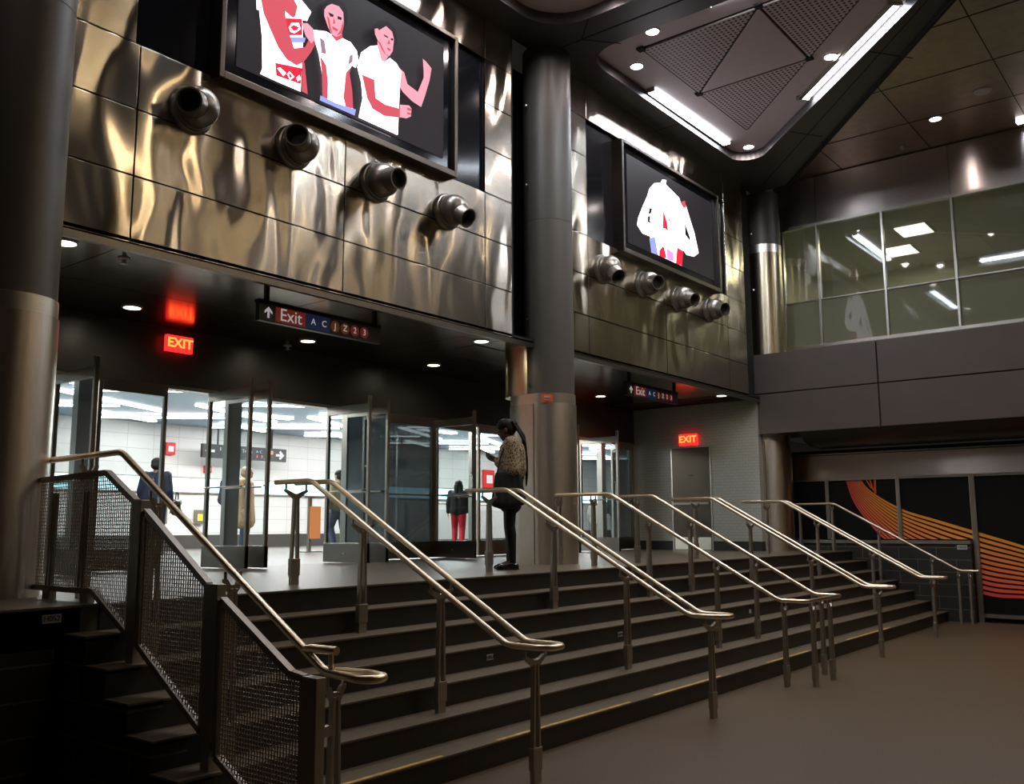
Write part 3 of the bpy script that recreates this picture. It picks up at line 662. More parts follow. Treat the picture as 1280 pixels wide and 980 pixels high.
def batten(p, q, z, label, n=(0, 0), grp=None):
    """fluorescent tube in a slot at the coffer edge"""
    c = ((p[0] + q[0]) / 2, (p[1] + q[1]) / 2); ln = math.hypot(q[0] - p[0], q[1] - p[1]); a = math.atan2(q[1] - p[1], q[0] - p[0])
    t = thing('fluorescent_light', label, 'ceiling light', (c[0], c[1], z), rz=a, group=grp)
    plabel(MB().box(-ln / 2, ln / 2, -0.055, 0.055, -0.02, 0.0).build('tube', M['tube'], t), 'glowing tube')
    MB().box(-ln / 2 - 0.03, ln / 2 + 0.03, 0.06, 0.08, -0.05, 0.003).box(-ln / 2 - 0.03, ln / 2 + 0.03, 0.13, 0.145, -0.06, -0.04).box(-ln / 2 - 0.03, -ln / 2, -0.06, 0.145, -0.05, 0.003).box(ln / 2, ln / 2 + 0.03, -0.06, 0.145, -0.05, 0.003).build('housing', M['door_steel'], t)
    lamp('AREA', 'bulb', POWER['tube'], (0.80, 0.88, 1.0), t, (0, 0, -0.03), shape='RECTANGLE', size=ln, size_y=0.12)
    return t
batten((11.55, 6.49), (14.05, 6.47), 8.095, 'short glowing fluorescent tube in the coffer edge along the steel wall', grp='tubes in the coffer')
batten((11.45, 2.92), (13.25, 4.78), 8.095, 'long glowing fluorescent tube in the diagonal coffer edge', grp='tubes in the coffer')
batten((9.97, 2.7), (9.97, 4.75), 8.095, 'fluorescent tube at the top frame edge in the coffer edge', grp='tubes in the coffer')
batten((4.9, 6.5), (7.6, 6.5), 8.095, 'fluorescent tube in the edge of the left coffer', grp='tubes in the left coffer')
batten((9.0, 2.7), (9.0, 4.75), 8.095, 'fluorescent tube in the side edge of the left coffer', grp='tubes in the left coffer')
# triangular coffer panels
P0 = (10.42, 6.0); Sg = 1.70
def tri_panel(a, b, c, mat, label):
    cx = (a[0] + b[0] + c[0]) / 3; cy = (a[1] + b[1] + c[1]) / 3
    f = lambda p: (cx + (p[0] - cx) * 0.965 - cx, cy + (p[1] - cy) * 0.965 - cy)
    t = MB().prism([f(a), f(b), f(c)], 'z', -0.02, 0.0).build('ceiling_panel', mat, bevel=0.006)
    t.location = (cx, cy, 8.097); tag(t, label, 'ceiling panel', 'triangular coffer panels'); return t
A_, B_, C_, D_, E_, F_ = P0, (P0[0] + Sg, P0[1]), (P0[0] + 2 * Sg, P0[1]), (P0[0], P0[1] - Sg), (P0[0] + Sg, P0[1] - Sg), (P0[0], P0[1] - 2 * Sg)
tri_panel(A_, B_, D_, M['perforated'], 'triangular perforated ceiling panel nearest the middle column')
tri_panel(B_, E_, D_, M['coffer'], 'plain triangular ceiling panel between perforated ones')
tri_panel(B_, C_, E_, M['perforated'], 'triangular perforated ceiling panel pointing at the far corner')
tri_panel(D_, E_, F_, M['perforated'], 'triangular perforated ceiling panel cut by the top of the frame')
js = MB()
for a, b in ((A_, (P0[0] + 2 * Sg, P0[1])), (A_, F_), (C_, (P0[0] , P0[1] - 2 * Sg)), (D_, B_), (E_, B_), (D_, E_)):
    js.beam((a[0], a[1], 8.099), (b[0], b[1], 8.099), 0.03, 0.004)
struct(js.build('trim_15', M['joint']))
# panel corner clips
for p in (A_, B_, D_, E_):
    tag(MB().box(p[0] - 0.05, p[0] + 0.05, p[1] - 0.05, p[1] + 0.05, 8.07, 8.0995).build('ceiling_clip', M['joint']), 'small dark bracket where the coffer panels meet', 'bracket', 'brackets where coffer panels meet')
# sprinkler heads in the soffit
for x, y, lab in ((3.97, 7.42, 'small sprinkler head in the soffit beside the left column'), (7.33, 9.5, 'small sprinkler head in the soffit near the door header'), (12.08, 9.35, 'small sprinkler head in the soffit right of the middle column')):
    tag(MB().lathe([(0.05, -0.001), (0.05, -0.01), (0.02, -0.02), (0.015, -0.05), (0.03, -0.055)], (x, y, ZF), seg=16).build('sprinkler', M['trim_ring'], smooth=True), lab, 'sprinkler')
# speaker and sprinkler in the bronze ceiling
tag(MB().lathe([(0.13, 0), (0.12, -0.02), (0.05, -0.024)], (16.4 - 1.0, 2.75, 8.378), seg=28).build('ceiling_speaker', M['trim_ring'], smooth=True), 'round flat ceiling speaker in the bronze ceiling', 'speaker')
tag(MB().lathe([(0.05, 0), (0.05, -0.03), (0.02, -0.05), (0.03, -0.06)], (16.85, 4.38, 8.378), seg=20).build('sprinkler', M['trim_ring'], smooth=True), 'small round detector in the bronze ceiling over the windows', 'detector')
tag(MB().lathe([(0.035, 0), (0.035, -0.02), (0.015, -0.05)], (13.1, 4.2, 8.098), seg=16).build('sprinkler', M['nozzle'], smooth=True), 'small sprinkler head beside the long fluorescent tube', 'sprinkler')
batten((16.95, 2.55), (16.95, 1.2), 8.375, 'bright ceiling light over the windows at the right frame edge')
# warm lights over the unseen half of the hall
for i, (x, y) in enumerate(((8.2, -1.0), (10.3, 0.6), (7.2, 1.2), (12.4, -1.2), (14.6, 0.2), (15.6, -3.0), (9.2, -4.0), (12.2, -5.2), (5.0, -1.5), (15.8, -6.5))):
    downlight(x, y, 8.378 if x > 12 and y > -3 else ZC, 0.11, 'hall_face', 'warm round light in the rear hall ceiling', POWER['hall'], group='warm lights in the rear hall ceiling')
for i, (x0, y0, x1, y1) in enumerate(((4.6, 1.4, 5.6, 2.4), (9.5, -2.6, 10.6, -1.6), (13.6, -3.2, 14.7, -2.2))):
    c = ((x0 + x1) / 2, (y0 + y1) / 2); ln = math.hypot(x1 - x0, y1 - y0); a = math.atan2(y1 - y0, x1 - x0)
    t = thing('linear_light', 'warm linear light in the rear hall ceiling', 'ceiling light', (c[0], c[1], ZC - .004), rz=a, group='warm linear lights in the rear hall ceiling')
    MB().box(-ln / 2, ln / 2, -0.06, 0.06, -0.02, 0).build('diffuser', M['hall_face'], t)
    MB().box(-ln / 2, ln / 2, 0.06, 0.07, -0.03, 0).box(-ln / 2, ln / 2, -0.07, -0.06, -0.03, 0).build('housing', M['door_steel'], t)
    lamp('AREA', 'bulb', POWER['hall_strip'], (1.0, 0.78, 0.5), t, (0, 0, -0.04), shape='RECTANGLE', size=ln, size_y=0.12)
# corridor lights: crossing strips
k = 0
for row, (bx, by, dx, dy, ln, n, st) in enumerate(((3.2, 12.2, .90, .44, 2.6, 9, 2.5), (4.4, 15.0, .90, .44, 3.0, 8, 2.6), (8.8, 17.2, .90, .44, 1.9, 6, 2.8), (4.6, 14.6, .70, -.71, 2.4, 9, 2.5), (6.6, 17.9, .70, -.71, 2.8, 8, 2.6))):
    for i in range(n):
        x, y = bx + i * st, by
        if x + dx * ln > 29 or not (YD + .4 < y + dy * ln < YB - .1): continue
        t = thing('strip_light', 'long white strip light crossing the corridor ceiling', 'ceiling light', (x + dx * ln / 2, y + dy * ln / 2, ZI - (.004 if row < 3 else .036)), rz=math.atan2(dy, dx), group='crossing strip lights in the corridor ceiling')
        MB().box(-ln / 2, ln / 2, -0.07, 0.07, -0.025, 0).build('diffuser', M['strip'], t)
        k += 1
for x, y in ((7, 14), (11.5, 15.5), (16, 15), (21, 14.5)):  # added area lamps that brighten the corridor beyond its strip lights
    t = thing('ceiling_light', 'added white light panel brightening the corridor', 'ceiling light', (x, y, ZI), group='added fill lights in the corridor ceiling')
    MB().box(-.6, .6, -.1, .1, -.03, 0).build('diffuser', M['strip'], t)
    lamp('AREA', 'bulb', POWER['inside'], (1.0, 0.98, 0.95), t, (0, 0, -0.06), shape='RECTANGLE', size=3.2, size_y=1.0)
# upstairs lights
for x, y, lab in ((19.55, 4.95, 'square white light panel in the upstairs ceiling, the nearer one'), (20.9, 5.6, 'square white light panel in the upstairs ceiling, the farther one')):
    t = thing('ceiling_light', lab, 'ceiling light', (x, y, 7.62))
    MB().box(-0.35, 0.35, -0.3, 0.3, -0.02, 0).build('diffuser', M['upstairs_face'], t)
    MB().box(-0.38, 0.38, -0.33, -0.3, -0.03, 0).box(-0.38, 0.38, 0.3, 0.33, -0.03, 0).build('frame', M['trim_ring'], t)
    lamp('AREA', 'bulb', POWER['upstairs'], (1, .97, .9), t, (0, 0, -0.05), size=0.6)
ck = thing('wall_clock', 'small round clock on the upstairs wall', 'clock', (18.6, 7.9, 6.45))
MB().lathe([(0.17, 0), (0.17, 0.03), (0.15, 0.035)], (0, 0, 0), (0, -1, 0), 28).build('face', M['door_steel'], ck, smooth=True)
MB().box(-0.008, 0.008, -0.045, -0.036, 0, 0.12).box(0, 0.08, -0.045, -0.036, -0.008, 0.008).build('hands', M['black'], ck)

# ================================================================== SCREENS
def screen(x0, x1, z0, z1, art, label, place):
    t = thing('video_screen', label, 'screen', ((x0 + x1) / 2, YF, z0)); cx = (x0 + x1) / 2
    w = (x1 - x0) / 2; h = z1 - z0; f = 0.05
    fr = MB().box(-w, -w + f, -0.13, 0.08, 0, h).box(w - f, w, -0.13, 0.08, 0, h).box(-w + f, w - f, -0.13, 0.08, 0, f + .02).box(-w + f, w - f, -0.13, 0.08, h - f, h)
    fr.build('frame', M['screen_frame'], t, bevel=0.006)
    MB().box(-w + f, w - f, -0.07, -0.02, f, h - f).build('bezel', M['gloss_black'], t)
    ob = MB(); mats = [SCR['back']]; names = {}
    bw = 0.20
    lx0, lx1, lz0, lz1 = x0 + bw, x1 - bw, z0 + 0.19, z1 - 0.17
    ob.box(lx0 - cx, lx1 - cx, -0.082, -0.07, lz0 - z0, lz1 - z0)
    depth = 0.083
    for c, pts in art:
        if c not in names: names[c] = len(mats); mats.append(SCR[c])
        ob.cur = names[c]
        q = [(min(max(a, lx0), lx1) - cx, min(max(b_, lz0), lz1) - z0) for a, b_ in pts]
        ob.poly([(a, -depth, b_) for a, b_ in q]); depth += 0.0012
    d_ = ob.build('display', mats, t, keep=True); plabel(d_, place)
    # make each picture patch safe for concave outlines
    bm = bmesh.new(); bm.from_mesh(d_.data); bmesh.ops.triangulate(bm, faces=[f_ for f_ in bm.faces if len(f_.verts) > 4]); bm.to_mesh(d_.data); bm.free()
    return t
FIRST = [('skin', [(5.02, 6.55), (5.35, 6.55), (5.36, 6.95), (5.05, 6.95)]), ('w', [(4.86, 6.45), (5.45, 6.60), (5.50, 6.72), (5.25, 6.86), (4.95, 6.82), (4.84, 6.7)]), ('skin', [(5.02, 6.8), (5.3, 6.8), (5.28, 7.1), (5.05, 7.1)])]
screen(4.465, 7.645, 5.62, 7.36, FIRST + ART_MEN, 'large video screen showing three men, one in a white shirt', 'picture of three men on black')
screen(11.29, 14.50, 5.60, 7.35, ART_DANCER, 'large video screen showing one figure with raised arms', 'picture of a bright figure with raised arms')

# ================================================================== AIR NOZZLES
NOZ = [((4.279, 5.256), (-.75, -.62, -.21)), ((5.394, 5.283), (-.74, -.67, -.03)), ((6.473, 5.243), (-.03, -.99, -.16)), ((7.592, 5.223), (.03, -.83, -.56)),
       ((10.886, 5.255), (-.23, -.72, -.65)), ((12.009, 5.263), (-.45, -.88, -.17)), ((13.099, 5.249), (-.26, -.91, -.33)), ((14.21, 5.267), (-.37, -.91, -.21))]
PLACE = ['under the left end of the big left screen, facing out', 'second from left under the big left screen', 'third from left under the big left screen', 'nearest the middle column, left of it',
         'first right of the middle column, pointing down', 'second under the right screen', 'third under the right screen', 'last before the far corner']
for i, ((x, z), dv) in enumerate(NOZ):
    t = thing('air_nozzle', 'grey ball air nozzle, ' + PLACE[i], 'air nozzle', (x, YF, z), group='ball air nozzles on the steel wall')
    MB().lathe([(0.215, 0.0), (0.215, 0.02), (0.20, 0.045), (0.185, 0.05), (0.18, 0.07)], (0, 0, 0), (0, -1, 0), 32).build('flange', M['nozzle'], t, smooth=True)
    dv = Vector(dv).normalized(); c = Vector((0, -0.12, 0)); R = 0.178
    prof = [(R * math.sin(a), -R * math.cos(a)) for a in [PI * j / 16 for j in range(1, 13)]]
    MB().lathe(prof, c, dv, 32).build('ball', M['nozzle'], t, smooth=True)
    MB().lathe([(0.13, 0.10), (0.112, 0.155), (0.108, 0.25), (0.113, 0.252), (0.113, 0.256), (0.098, 0.256), (0.094, 0.16)], c, dv, 32, caps=False).build('spout', M['nozzle'], t, smooth=True)
    MB().lathe([(0.097, 0.17), (0.097, 0.18)], c, dv, 28).build('opening', M['black'], t)

# ================================================================== HANGING AND EXIT SIGNS
def direction_sign(x0, x1, y, z1, z0, label):
    t = thing('direction_sign', label, 'sign', (x0, y, z0)); w = x1 - x0; h = z1 - z0
    MB().box(0, w, -0.03, 0.03, 0, h).build('board', M['sign_black'], t)
    MB().box(-0.01, w + 0.01, -0.035, 0.035, h, h + 0.035).build('top_rail', M['black'], t)
    for k in (0.10, w - 0.06): MB().box(k - 0.02, k + 0.02, -0.02, 0.02, h + 0.03, ZF - z0).build('hanger', M['black'], t)
    yy = -0.033
    a = 0.105
    MB().prism([(a - .012, .035), (a + .012, .035), (a + .012, .10), (a + .045, .075), (a + .045, .10), (a, .145), (a - .045, .10), (a - .045, .075), (a - .012, .10)], 'y', yy, yy + .004).build('arrow', M['sign_white'], t)
    plabel(MB().box(0.19, 0.555, yy, -0.03, 0.012, h - 0.012).build('exit_field', M['sign_red'], t), 'red field of the word')
    text_mesh('lettering', 'Exit', 0.175, M['sign_white'], t, (0.372, yy - .002, h / 2), FACE_S, 0.001)
    x = 0.56
    plabel(MB().box(x, x + 0.31, yy, -0.03, 0.012, h - 0.012).build('line_field', M['sign_blue'], t), 'dark blue field')
    for c, m_, dx in (('A', 'sign_blue', .09), ('C', 'sign_blue', .23), ('J', 'sign_brown', .375), ('Z', 'sign_brown', .51), ('2', 'sign_crimson', .645), ('3', 'sign_crimson', .78)):
        MB().lathe([(0.06, 0), (0.06, 0.003)], (x + dx, yy, h / 2), (0, -1, 0), 24).build('line_disc', M[m_], t)
        text_mesh('lettering', c, 0.09, M['sign_white'], t, (x + dx, yy - .005, h / 2), FACE_S, 0.001)
    return t
direction_sign(5.265, 6.84, 7.3, 3.762, 3.590, 'black hanging direction sign with red Exit field, left of the middle column')
direction_sign(11.95, 13.52, 7.3, 3.760, 3.588, 'black hanging direction sign with red Exit field, right of the middle column')
def exit_sign(x, y, z, rz, label, w=0.34, h=0.19):
    t = thing('exit_sign', label, 'exit sign', (x, y, z), rz=rz)
    MB().box(-w / 2, w / 2, -0.03, 0.03, 0, h).build('housing', M['exit'], t, bevel=0.006)
    text_mesh('lettering', 'EXIT', h * 0.80, M['exit_text'], t, (0, -0.034, h * 0.52), FACE_S, 0.001, sx=1.05, bold=0.004)
    lamp('AREA', 'bulb', 0.6, (1, .03, .03), t, (0, -0.05, h / 2), (PI / 2, 0, 0), shape='RECTANGLE', size=w, size_y=h)
    return t
exit_sign(5.88, 9.64, 3.645, 0, 'glowing red EXIT sign hung over the left glass doors')
MB_ = MB
exit_sign(XT - 0.035, 8.46, 3.15, -PI / 2, 'glowing red EXIT sign over the steel service door', 0.38, 0.22)

# ================================================================== GLASS DOORS
NEAR = 8.86
door_no = [0]
ZT = 3.22
def leaf_x(x, handle_side, label, dark=False):
    """a leaf swung out, lying in the plane X = x"""
    door_no[0] += 1
    t = thing('door_%d' % door_no[0], label, 'door', (x, YD, L), kind='structure')
    hh = ZT - L; n = NEAR - YD
    MB().box(-.022, .022, -.045, 0, 0.02, hh).box(-.022, .022, n, n + .04, 0.02, hh + .10).box(-.022, .022, n + .04, -.045, hh - .11, hh).build('frame', M['door_steel'], t, bevel=0.003)
    MB().box(-.03, .03, n, 0, 0.015, 0.26).build('base_rail', M['base_rail'], t, bevel=0.003)
    MB().box(-.005, .005, n + .04, -.045, 0.26, hh - .11).build('pane', M['glass_dark' if dark else 'glass'], t)
    MB().tube([(-.06, n + .06, .93), (-.06, -.06, .93)], .011).tube([(-.06, n + .1, .93), (-.02, n + .1, .93)], .01).tube([(-.06, -.1, .93), (-.02, -.1, .93)], .01).build('push_bar', M['door_steel'], t, smooth=True)
    s = .05
    MB().tube([(0.01, n + .10, .95), (s, n + .10, .96), (s + .01, n + .10, 1.0), (s + .01, n + .10, 1.2), (s, n + .10, 1.24), (0.01, n + .10, 1.25)], .011).build('handle', M['door_steel'], t, smooth=True)
    MB().lathe([(.013, 0), (.013, .012)], (-.03, n / 2, .13), (-1, 0, 0), 12).build('lock', M['polished'], t)
def leaf_y(x0, x1, label, dark=False, bar=True):
    door_no[0] += 1
    t = thing('door_%d' % door_no[0], label, 'door', (x0, YD, L), kind='structure'); w = x1 - x0; hh = ZT - L
    MB().box(0, .045, -.022, .022, .02, hh).box(w - .045, w, -.022, .022, .02, hh).box(.045, w - .045, -.022, .022, hh - .10, hh).build('frame', M['door_steel'], t, bevel=0.003)
    MB().box(.01, w - .01, -.03, .03, .015, .25).build('base_rail', M['base_rail'], t, bevel=0.003)
    MB().box(.045, w - .045, -.005, .005, .25, hh - .10).build('pane', M['glass_dark' if dark else 'glass'], t)
    if bar:
        MB().tube([(.06, -.06, .93), (w - .06, -.06, .93)], .011).tube([(.1, -.06, .93), (.1, -.02, .93)], .01).build('push_bar', M['door_steel'], t, smooth=True)
        MB().tube([(w - .09, -.02, .95), (w - .09, -.07, .96), (w - .09, -.07, 1.24), (w - .09, -.02, 1.25)], .011).build('handle', M['door_steel'], t, smooth=True)
leaf_x(4.53, 1, 'open glass door leaf behind the mesh guard')
leaf_y(4.98, 5.80, 'closed glass door leaf right of the mesh guard', bar=False)
leaf_x(6.36, 1, 'open glass door leaf left of the steel post')
leaf_x(6.62, 1, 'open glass door leaf right of the steel post, by the second handrail')
leaf_x(8.19, 1, 'open glass door leaf between the second handrail rails')
leaf_x(8.52, 1, 'open smoked door leaf left of the dark closed door', True)
leaf_y(9.20, 10.25, 'closed door leaf with smoked glass', True)
leaf_y(10.32, 11.18, 'closed clear glass door leaf beside the standing woman')
leaf_x(10.27, 1, 'open glass door leaf in front of the dark closed door')
leaf_y(11.30, 12.6, 'closed clear glass door leaf behind the standing woman', bar=False)
leaf_x(14.2, 1, 'open glass door leaf right of the middle column')
leaf_y(15.3, 16.02, 'closed bluish glass door leaf by the tiled wall', True)
leaf_x(12.95, 1, 'open glass door leaf just behind the middle column')
mn = 0
for x, w in ((4.85, .16), (6.74, .17), (8.62, .15), (9.14, .05), (11.24, .06), (13.2, .2), (15.02, .14), (16.09, .07), (2.9, .16)):
    mn += 1
    struct(MB().box(x - w / 2, x + w / 2, YD + .0, YD + .12, L, 3.24).build('trim_door_post', M['door_steel'], bevel=0.004))
struct(MB().box(2.9, 16.1, YD - .01, YD + .14, 3.22, 3.26).build('trim_door_head', M['door_steel']))
struct(MB().box(8.70, 9.12, YD, YD + .02, L, 3.22).build('trim_jamb_panel', M['dark_steel']))

# ================================================================== HANDRAILS
RZ = 2.0; YT = 5.96; YBt = 3.93; ZB = 0.857; YE = 3.64
def rz_at(y):
    if y > YT: return RZ
    if y < YBt: return ZB
    return ZB + (RZ - ZB) * (y - YBt) / (YT - YBt)
def fillet(path, r, seg=5):
    path = [Vector(p) for p in path]; out = [path[0]]
    for i in range(1, len(path) - 1):
        p = path[i]; a = (path[i - 1] - p); b = (path[i + 1] - p)
        t = min(r, a.length * .45, b.length * .45); s = p + a.normalized() * t; e = p + b.normalized() * t
        for k in range(seg + 1):
            u = k / seg; out.append(s * (1 - u) ** 2 + p * 2 * u * (1 - u) + e * u * u)
    out.append(path[-1]); return out
def post(parent, x, y, zb, zr, pair=0.11, flat=False):
    """forked post: yoke, two splayed bars, base block"""
    h = zr - zb
    p = bpy.data.objects.new('post', None); COL.objects.link(p); p.parent = parent; p.location = (x, y, zb); p.empty_display_size = .05
    yk = MB()
    top = h - 0.02; mid = h - 0.115; w = pair
    yk.tube([(-w, 0, top), (-w, 0, top - .045)], .009, 8).tube([(w, 0, top), (w, 0, top - .045)], .009, 8)
    yk.prism([(-w - .012, top - .04), (-w + .012, top - .045), (-.02, mid + .02), (.02, mid + .02), (w - .012, top - .045), (w + .012, top - .04), (w + .012, top - .055), (.03, mid - .02), (-.03, mid - .02), (-w - .012, top - .055)], 'y', -.014, .014)
    yk.build('yoke', M['post'], p)
    tz = mid; bz = 0.20
    for s in (-1, 1):
        MB().beam((s * .015, 0, tz), (s * .031, 0, bz - .03), .021, .034, (0, 1, 0)).build('bar', M['post'], p, bevel=.003)
    MB().box(-.046, .046, -.022, .022, .075, .215).build('base_block', M['post'], p, bevel=.003)
    MB().box(-.038, .038, -.018, .018, 0, .075).build('foot', M['post'], p)
    return p
POSTS = [(6.28, L), (5.45, L - 2 * RI), (4.62, L - 5 * RI), (3.78, 0.0)]
def handrail(xc, label, ytop=6.5, s=0.105, single=False, posts=POSTS):
    t = thing('handrail', label, 'handrail', (xc, 0, 0), group='steel handrails down the stair')
    if not single:
        path = [(-s, ytop, RZ), (-s, YT, RZ), (-s, YBt, ZB), (-s, YE + .03, ZB), (-s + .05, YE - .05, ZB), (s - .05, YE - .05, ZB), (s, YE + .03, ZB), (s, YBt, ZB), (s, YT, RZ), (s, ytop, RZ)]
    else:
        path = [(0, ytop, RZ), (0, YT, RZ), (0, YBt, ZB), (0, YE, ZB)]
    MB().tube(fillet(path, .06), .021, 12).build('rail', M['rail'], t, smooth=True)
    for y, zb in posts: post(t, 0, y, zb, rz_at(y), s if not single else .05)
    return t
handrail(4.98, 'double steel handrail, second from left, ending in a loop', 6.42)
handrail(7.5, 'double steel handrail left of the middle column, behind it the standing woman', 6.5)
handrail(12.1, 'double steel handrail in front of the service door', 6.6)
handrail(14.6, 'double steel handrail, second from the right wall', 6.65)
handrail(16.85, 'single steel handrail beside the black wall at the right', 7.3, single=True, posts=[(6.6, L), (6.0, L), (5.2, L - 3 * RI), (4.35, L - 6 * RI), (3.95, 0), (3.78, 0)])
wt = thing('handrail', 'wide steel handrail whose two rails join in a broad loop at the foot', 'handrail', (9.85, 0, 0), group='steel handrails down the stair')
MB().tube(fillet([(-.5, 7.0, RZ), (-.5, YT, RZ), (-.5, YBt, ZB), (-.5, YE, ZB), (.5, YE, ZB), (.5, YBt, ZB), (.5, YT, RZ), (.5, 6.66, RZ)], .06), .021, 12).build('rail', M['rail'], wt, smooth=True)
for x, y, zb in ((-.5, 6.7, L), (-.5, 6.2, L), (.5, 6.2, L), (-.5, 5.45, L - 2 * RI), (.5, 5.45, L - 2 * RI), (-.5, 4.62, L - 5 * RI), (.5, 4.62, L - 5 * RI), (-.5, 3.88, 0), (-.3, 3.66, 0), (.2, 3.66, 0), (.5, 3.86, 0)):
    post(wt, x, y, zb, rz_at(y), .05)
# first handrail beside the guard, a little higher
g1 = thing('handrail', 'tall steel handrail beside the mesh guard, leftmost of the handrails', 'handrail', (3.2, 0, 0))
MB().tube(fillet([(0, 6.94, 2.12), (0, 5.87, 2.13), (0, 3.76, .90), (0, 3.50, .89), (.05, 3.44, .89), (.13, 3.46, .89), (.16, 3.60, .89), (.10, 3.80, .89)], .05), .022, 12).build('rail', M['rail'], g1, smooth=True)
MB().tube([(0, 3.93, 1.0), (0, 3.88, 1.01), (0, 3.68, 1.012)], .022, 12).tube([(0, 3.72, 1.01), (0, 3.72, .88)], .014, 10).build('rail_stub', M['rail'], g1, smooth=True)
for y, zb, zr in ((6.35, L, 2.125), (5.45, L - 2 * RI, 1.88), (4.62, L - 5 * RI, 1.40), (3.72, 0, .90)): post(g1, 0.03, y, zb, zr, .05)

# ================================================================== MESH GUARD
gd = thing('mesh_guard', 'stainless wire mesh guard stepping down the left side of the stair', 'guard', (3.08, 0, 0))
def mesh_panel(poly, pitch=0.0235, r=0.0028):
    """woven wire clipped to the polygon (y, z)"""
    m = MB(); n = len(poly)
    def spans(c, axis):
        xs = []
        for i in range(n):
            a, b = poly[i], poly[(i + 1) % n]
            if (a[axis] - c) * (b[axis] - c) < 0: t = (c - a[axis]) / (b[axis] - a[axis]); xs.append(a[1 - axis] + (b[1 - axis] - a[1 - axis]) * t)
        xs.sort(); return list(zip(xs[::2], xs[1::2]))
    for axis in (0, 1):
        lo = min(p[axis] for p in poly); hi = max(p[axis] for p in poly); c = lo + pitch * .5
        while c < hi:
            for a, b in spans(c, axis):
                p, q = ((c, a), (c, b)) if axis == 0 else ((a, c), (b, c))
                off = r if axis else -r
                m.beam((off, p[0], p[1]), (off, q[0], q[1]), 2 * r, 2 * r, (1, 0, 0))
            c += pitch
    return m
def guard_panel(poly, edge=0.042):
    mp = mesh_panel(poly).build('mesh_infill', M['guard'], gd)
    fr = MB(); n = len(poly)
    for i in range(n):
        a, b = poly[i], poly[(i + 1) % n]; fr.beam((0, a[0], a[1]), (0, b[0], b[1]), .036, edge, (1, 0, 0))
    fr.build('frame', M['guard'], gd)
guard_panel([(6.76, 1.965), (5.81, 1.985), (5.44, 1.79), (5.44, .98), (5.90, 1.225), (6.74, 1.225)])
guard_panel([(5.32, 1.73), (4.63, 1.31), (4.63, .52), (5.32, .93)])
guard_panel([(4.49, 1.235), (3.88, .90), (3.77, .885), (3.77, .05), (4.49, .41)])
for y0, y1, z0, z1 in ((5.335, 5.43, .93, 1.80), (4.505, 4.62, .48, 1.32), (3.65, 3.765, 0.0, .90)):
    MB().box(-.03, .03, y0, y1, z0, z1).build('post', M['guard'], gd, bevel=.004)
for y in (6.50, 5.98): MB().box(-.025, .025, y - .05, y + .05, L, 1.24).build('leg', M['guard'], gd)
for y, zb, zr in ((6.50, 1.24, 1.97), (6.05, 1.24, 1.97)):
    MB().beam((0, y - .01, zb), (0, y - .02, zr - .1), .02, .03).beam((0, y + .04, zb), (0, y + .02, zr - .1), .02, .03).build('bar', M['guard'], gd)
for y, z in ((3.72, .60), ): MB().box(0, .12, y - .02, y + .02, z, z + .05).build('bracket', M['guard'], gd)
for y, z, zb in ((5.38, .93, L - 2 * RI), (4.56, .48, L - 5 * RI)): MB().box(-.03, .03, y - .04, y + .04, zb, z).build('leg', M['guard'], gd)

# ================================================================== THINGS IN THE CORRIDOR
cs = thing('direction_sign', 'long dark corridor sign with white arrows at both ends', 'sign', (11.59, 17.9, 3.14))
MB().box(0, 2.25, -.04, .04, 0, .30).build('board', M['sign_black'], cs)
def arrow(parent, cx, cz, s, ang, y=-.045, mat='sign_bright'):
    pts = [(-.5, -.12), (.02, -.12), (-.14, -.30), (.02, -.44), (.5, 0), (.02, .44), (-.14, .30), (.02, .12), (-.5, .12)]
    ca1, sa1 = math.cos(ang), math.sin(ang)
    MB().prism([(cx + s * (a * ca1 - b * sa1), cz + s * (a * sa1 + b * ca1)) for a, b in pts], 'y', y, y + .004).build('arrow', M[mat], parent)
arrow(cs, .18, .15, .24, PI); arrow(cs, 2.07, .15, .24, 0)
for x, c, m_ in ((.45, 'E', 'sign_bright'), (.60, 'W', 'sign_bright'), (.95, 'J', 'sign_blue'), (1.42, 'A', 'sign_blue'), (1.52, 'C', 'sign_blue'), (1.72, 'J', 'sign_orange'), (1.83, 'Z', 'sign_orange')):
    if m_ != 'sign_bright':
        MB().lathe([(.05, 0), (.05, .003)], (x, -.041, .20), (0, -1, 0), 18).build('line_disc', M[m_], cs)
    text_mesh('lettering', c, .09, M['sign_bright'], cs, (x, -.047, .20), FACE_S, .001)
for x, c in ((1.42, '2'), (1.55, '3')):
    MB().lathe([(.05, 0), (.05, .003)], (x, -.041, .09), (0, -1, 0), 18).build('line_disc', M['sign_crimson'], cs); text_mesh('lettering', c, .08, M['sign_bright'], cs, (x, -.047, .09), FACE_S, .001)
text_mesh('lettering', 'Trains', .11, M['sign_bright'], cs, (1.15, -.047, .19), FACE_S, .001)
for x in (.4, 1.85): MB().box(x - .015, x + .015, -.015, .015, .30, ZI - 3.14).build('hanger', M['black'], cs)
s2 = thing('direction_sign', 'small blue corridor sign with a white down arrow', 'sign', (15.1, 16.2, 3.02))
MB().box(0, 1.1, -.04, .04, 0, .28).build('board', M['sign_blue'], s2); arrow(s2, .16, .14, .22, -PI / 2)
text_mesh('lettering', 'A', .22, M['sign_bright'], s2, (.5, -.047, .14), FACE_S, .001)
MB().box(.1, .13, -.015, .015, .28, ZI - 3.02).box(.9, .93, -.015, .015, .28, ZI - 3.02).build('hanger', M['black'], s2)
def wallbox(name, label, cat, x, z, w, h, mat, extra=None):
    t = thing(name, label, cat, (x, YB, z))
    MB().box(-w / 2, w / 2, -.10, 0, -h / 2, h / 2).build('body', M[mat], t, bevel=.01)
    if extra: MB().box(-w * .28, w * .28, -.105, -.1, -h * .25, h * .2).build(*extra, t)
    return t
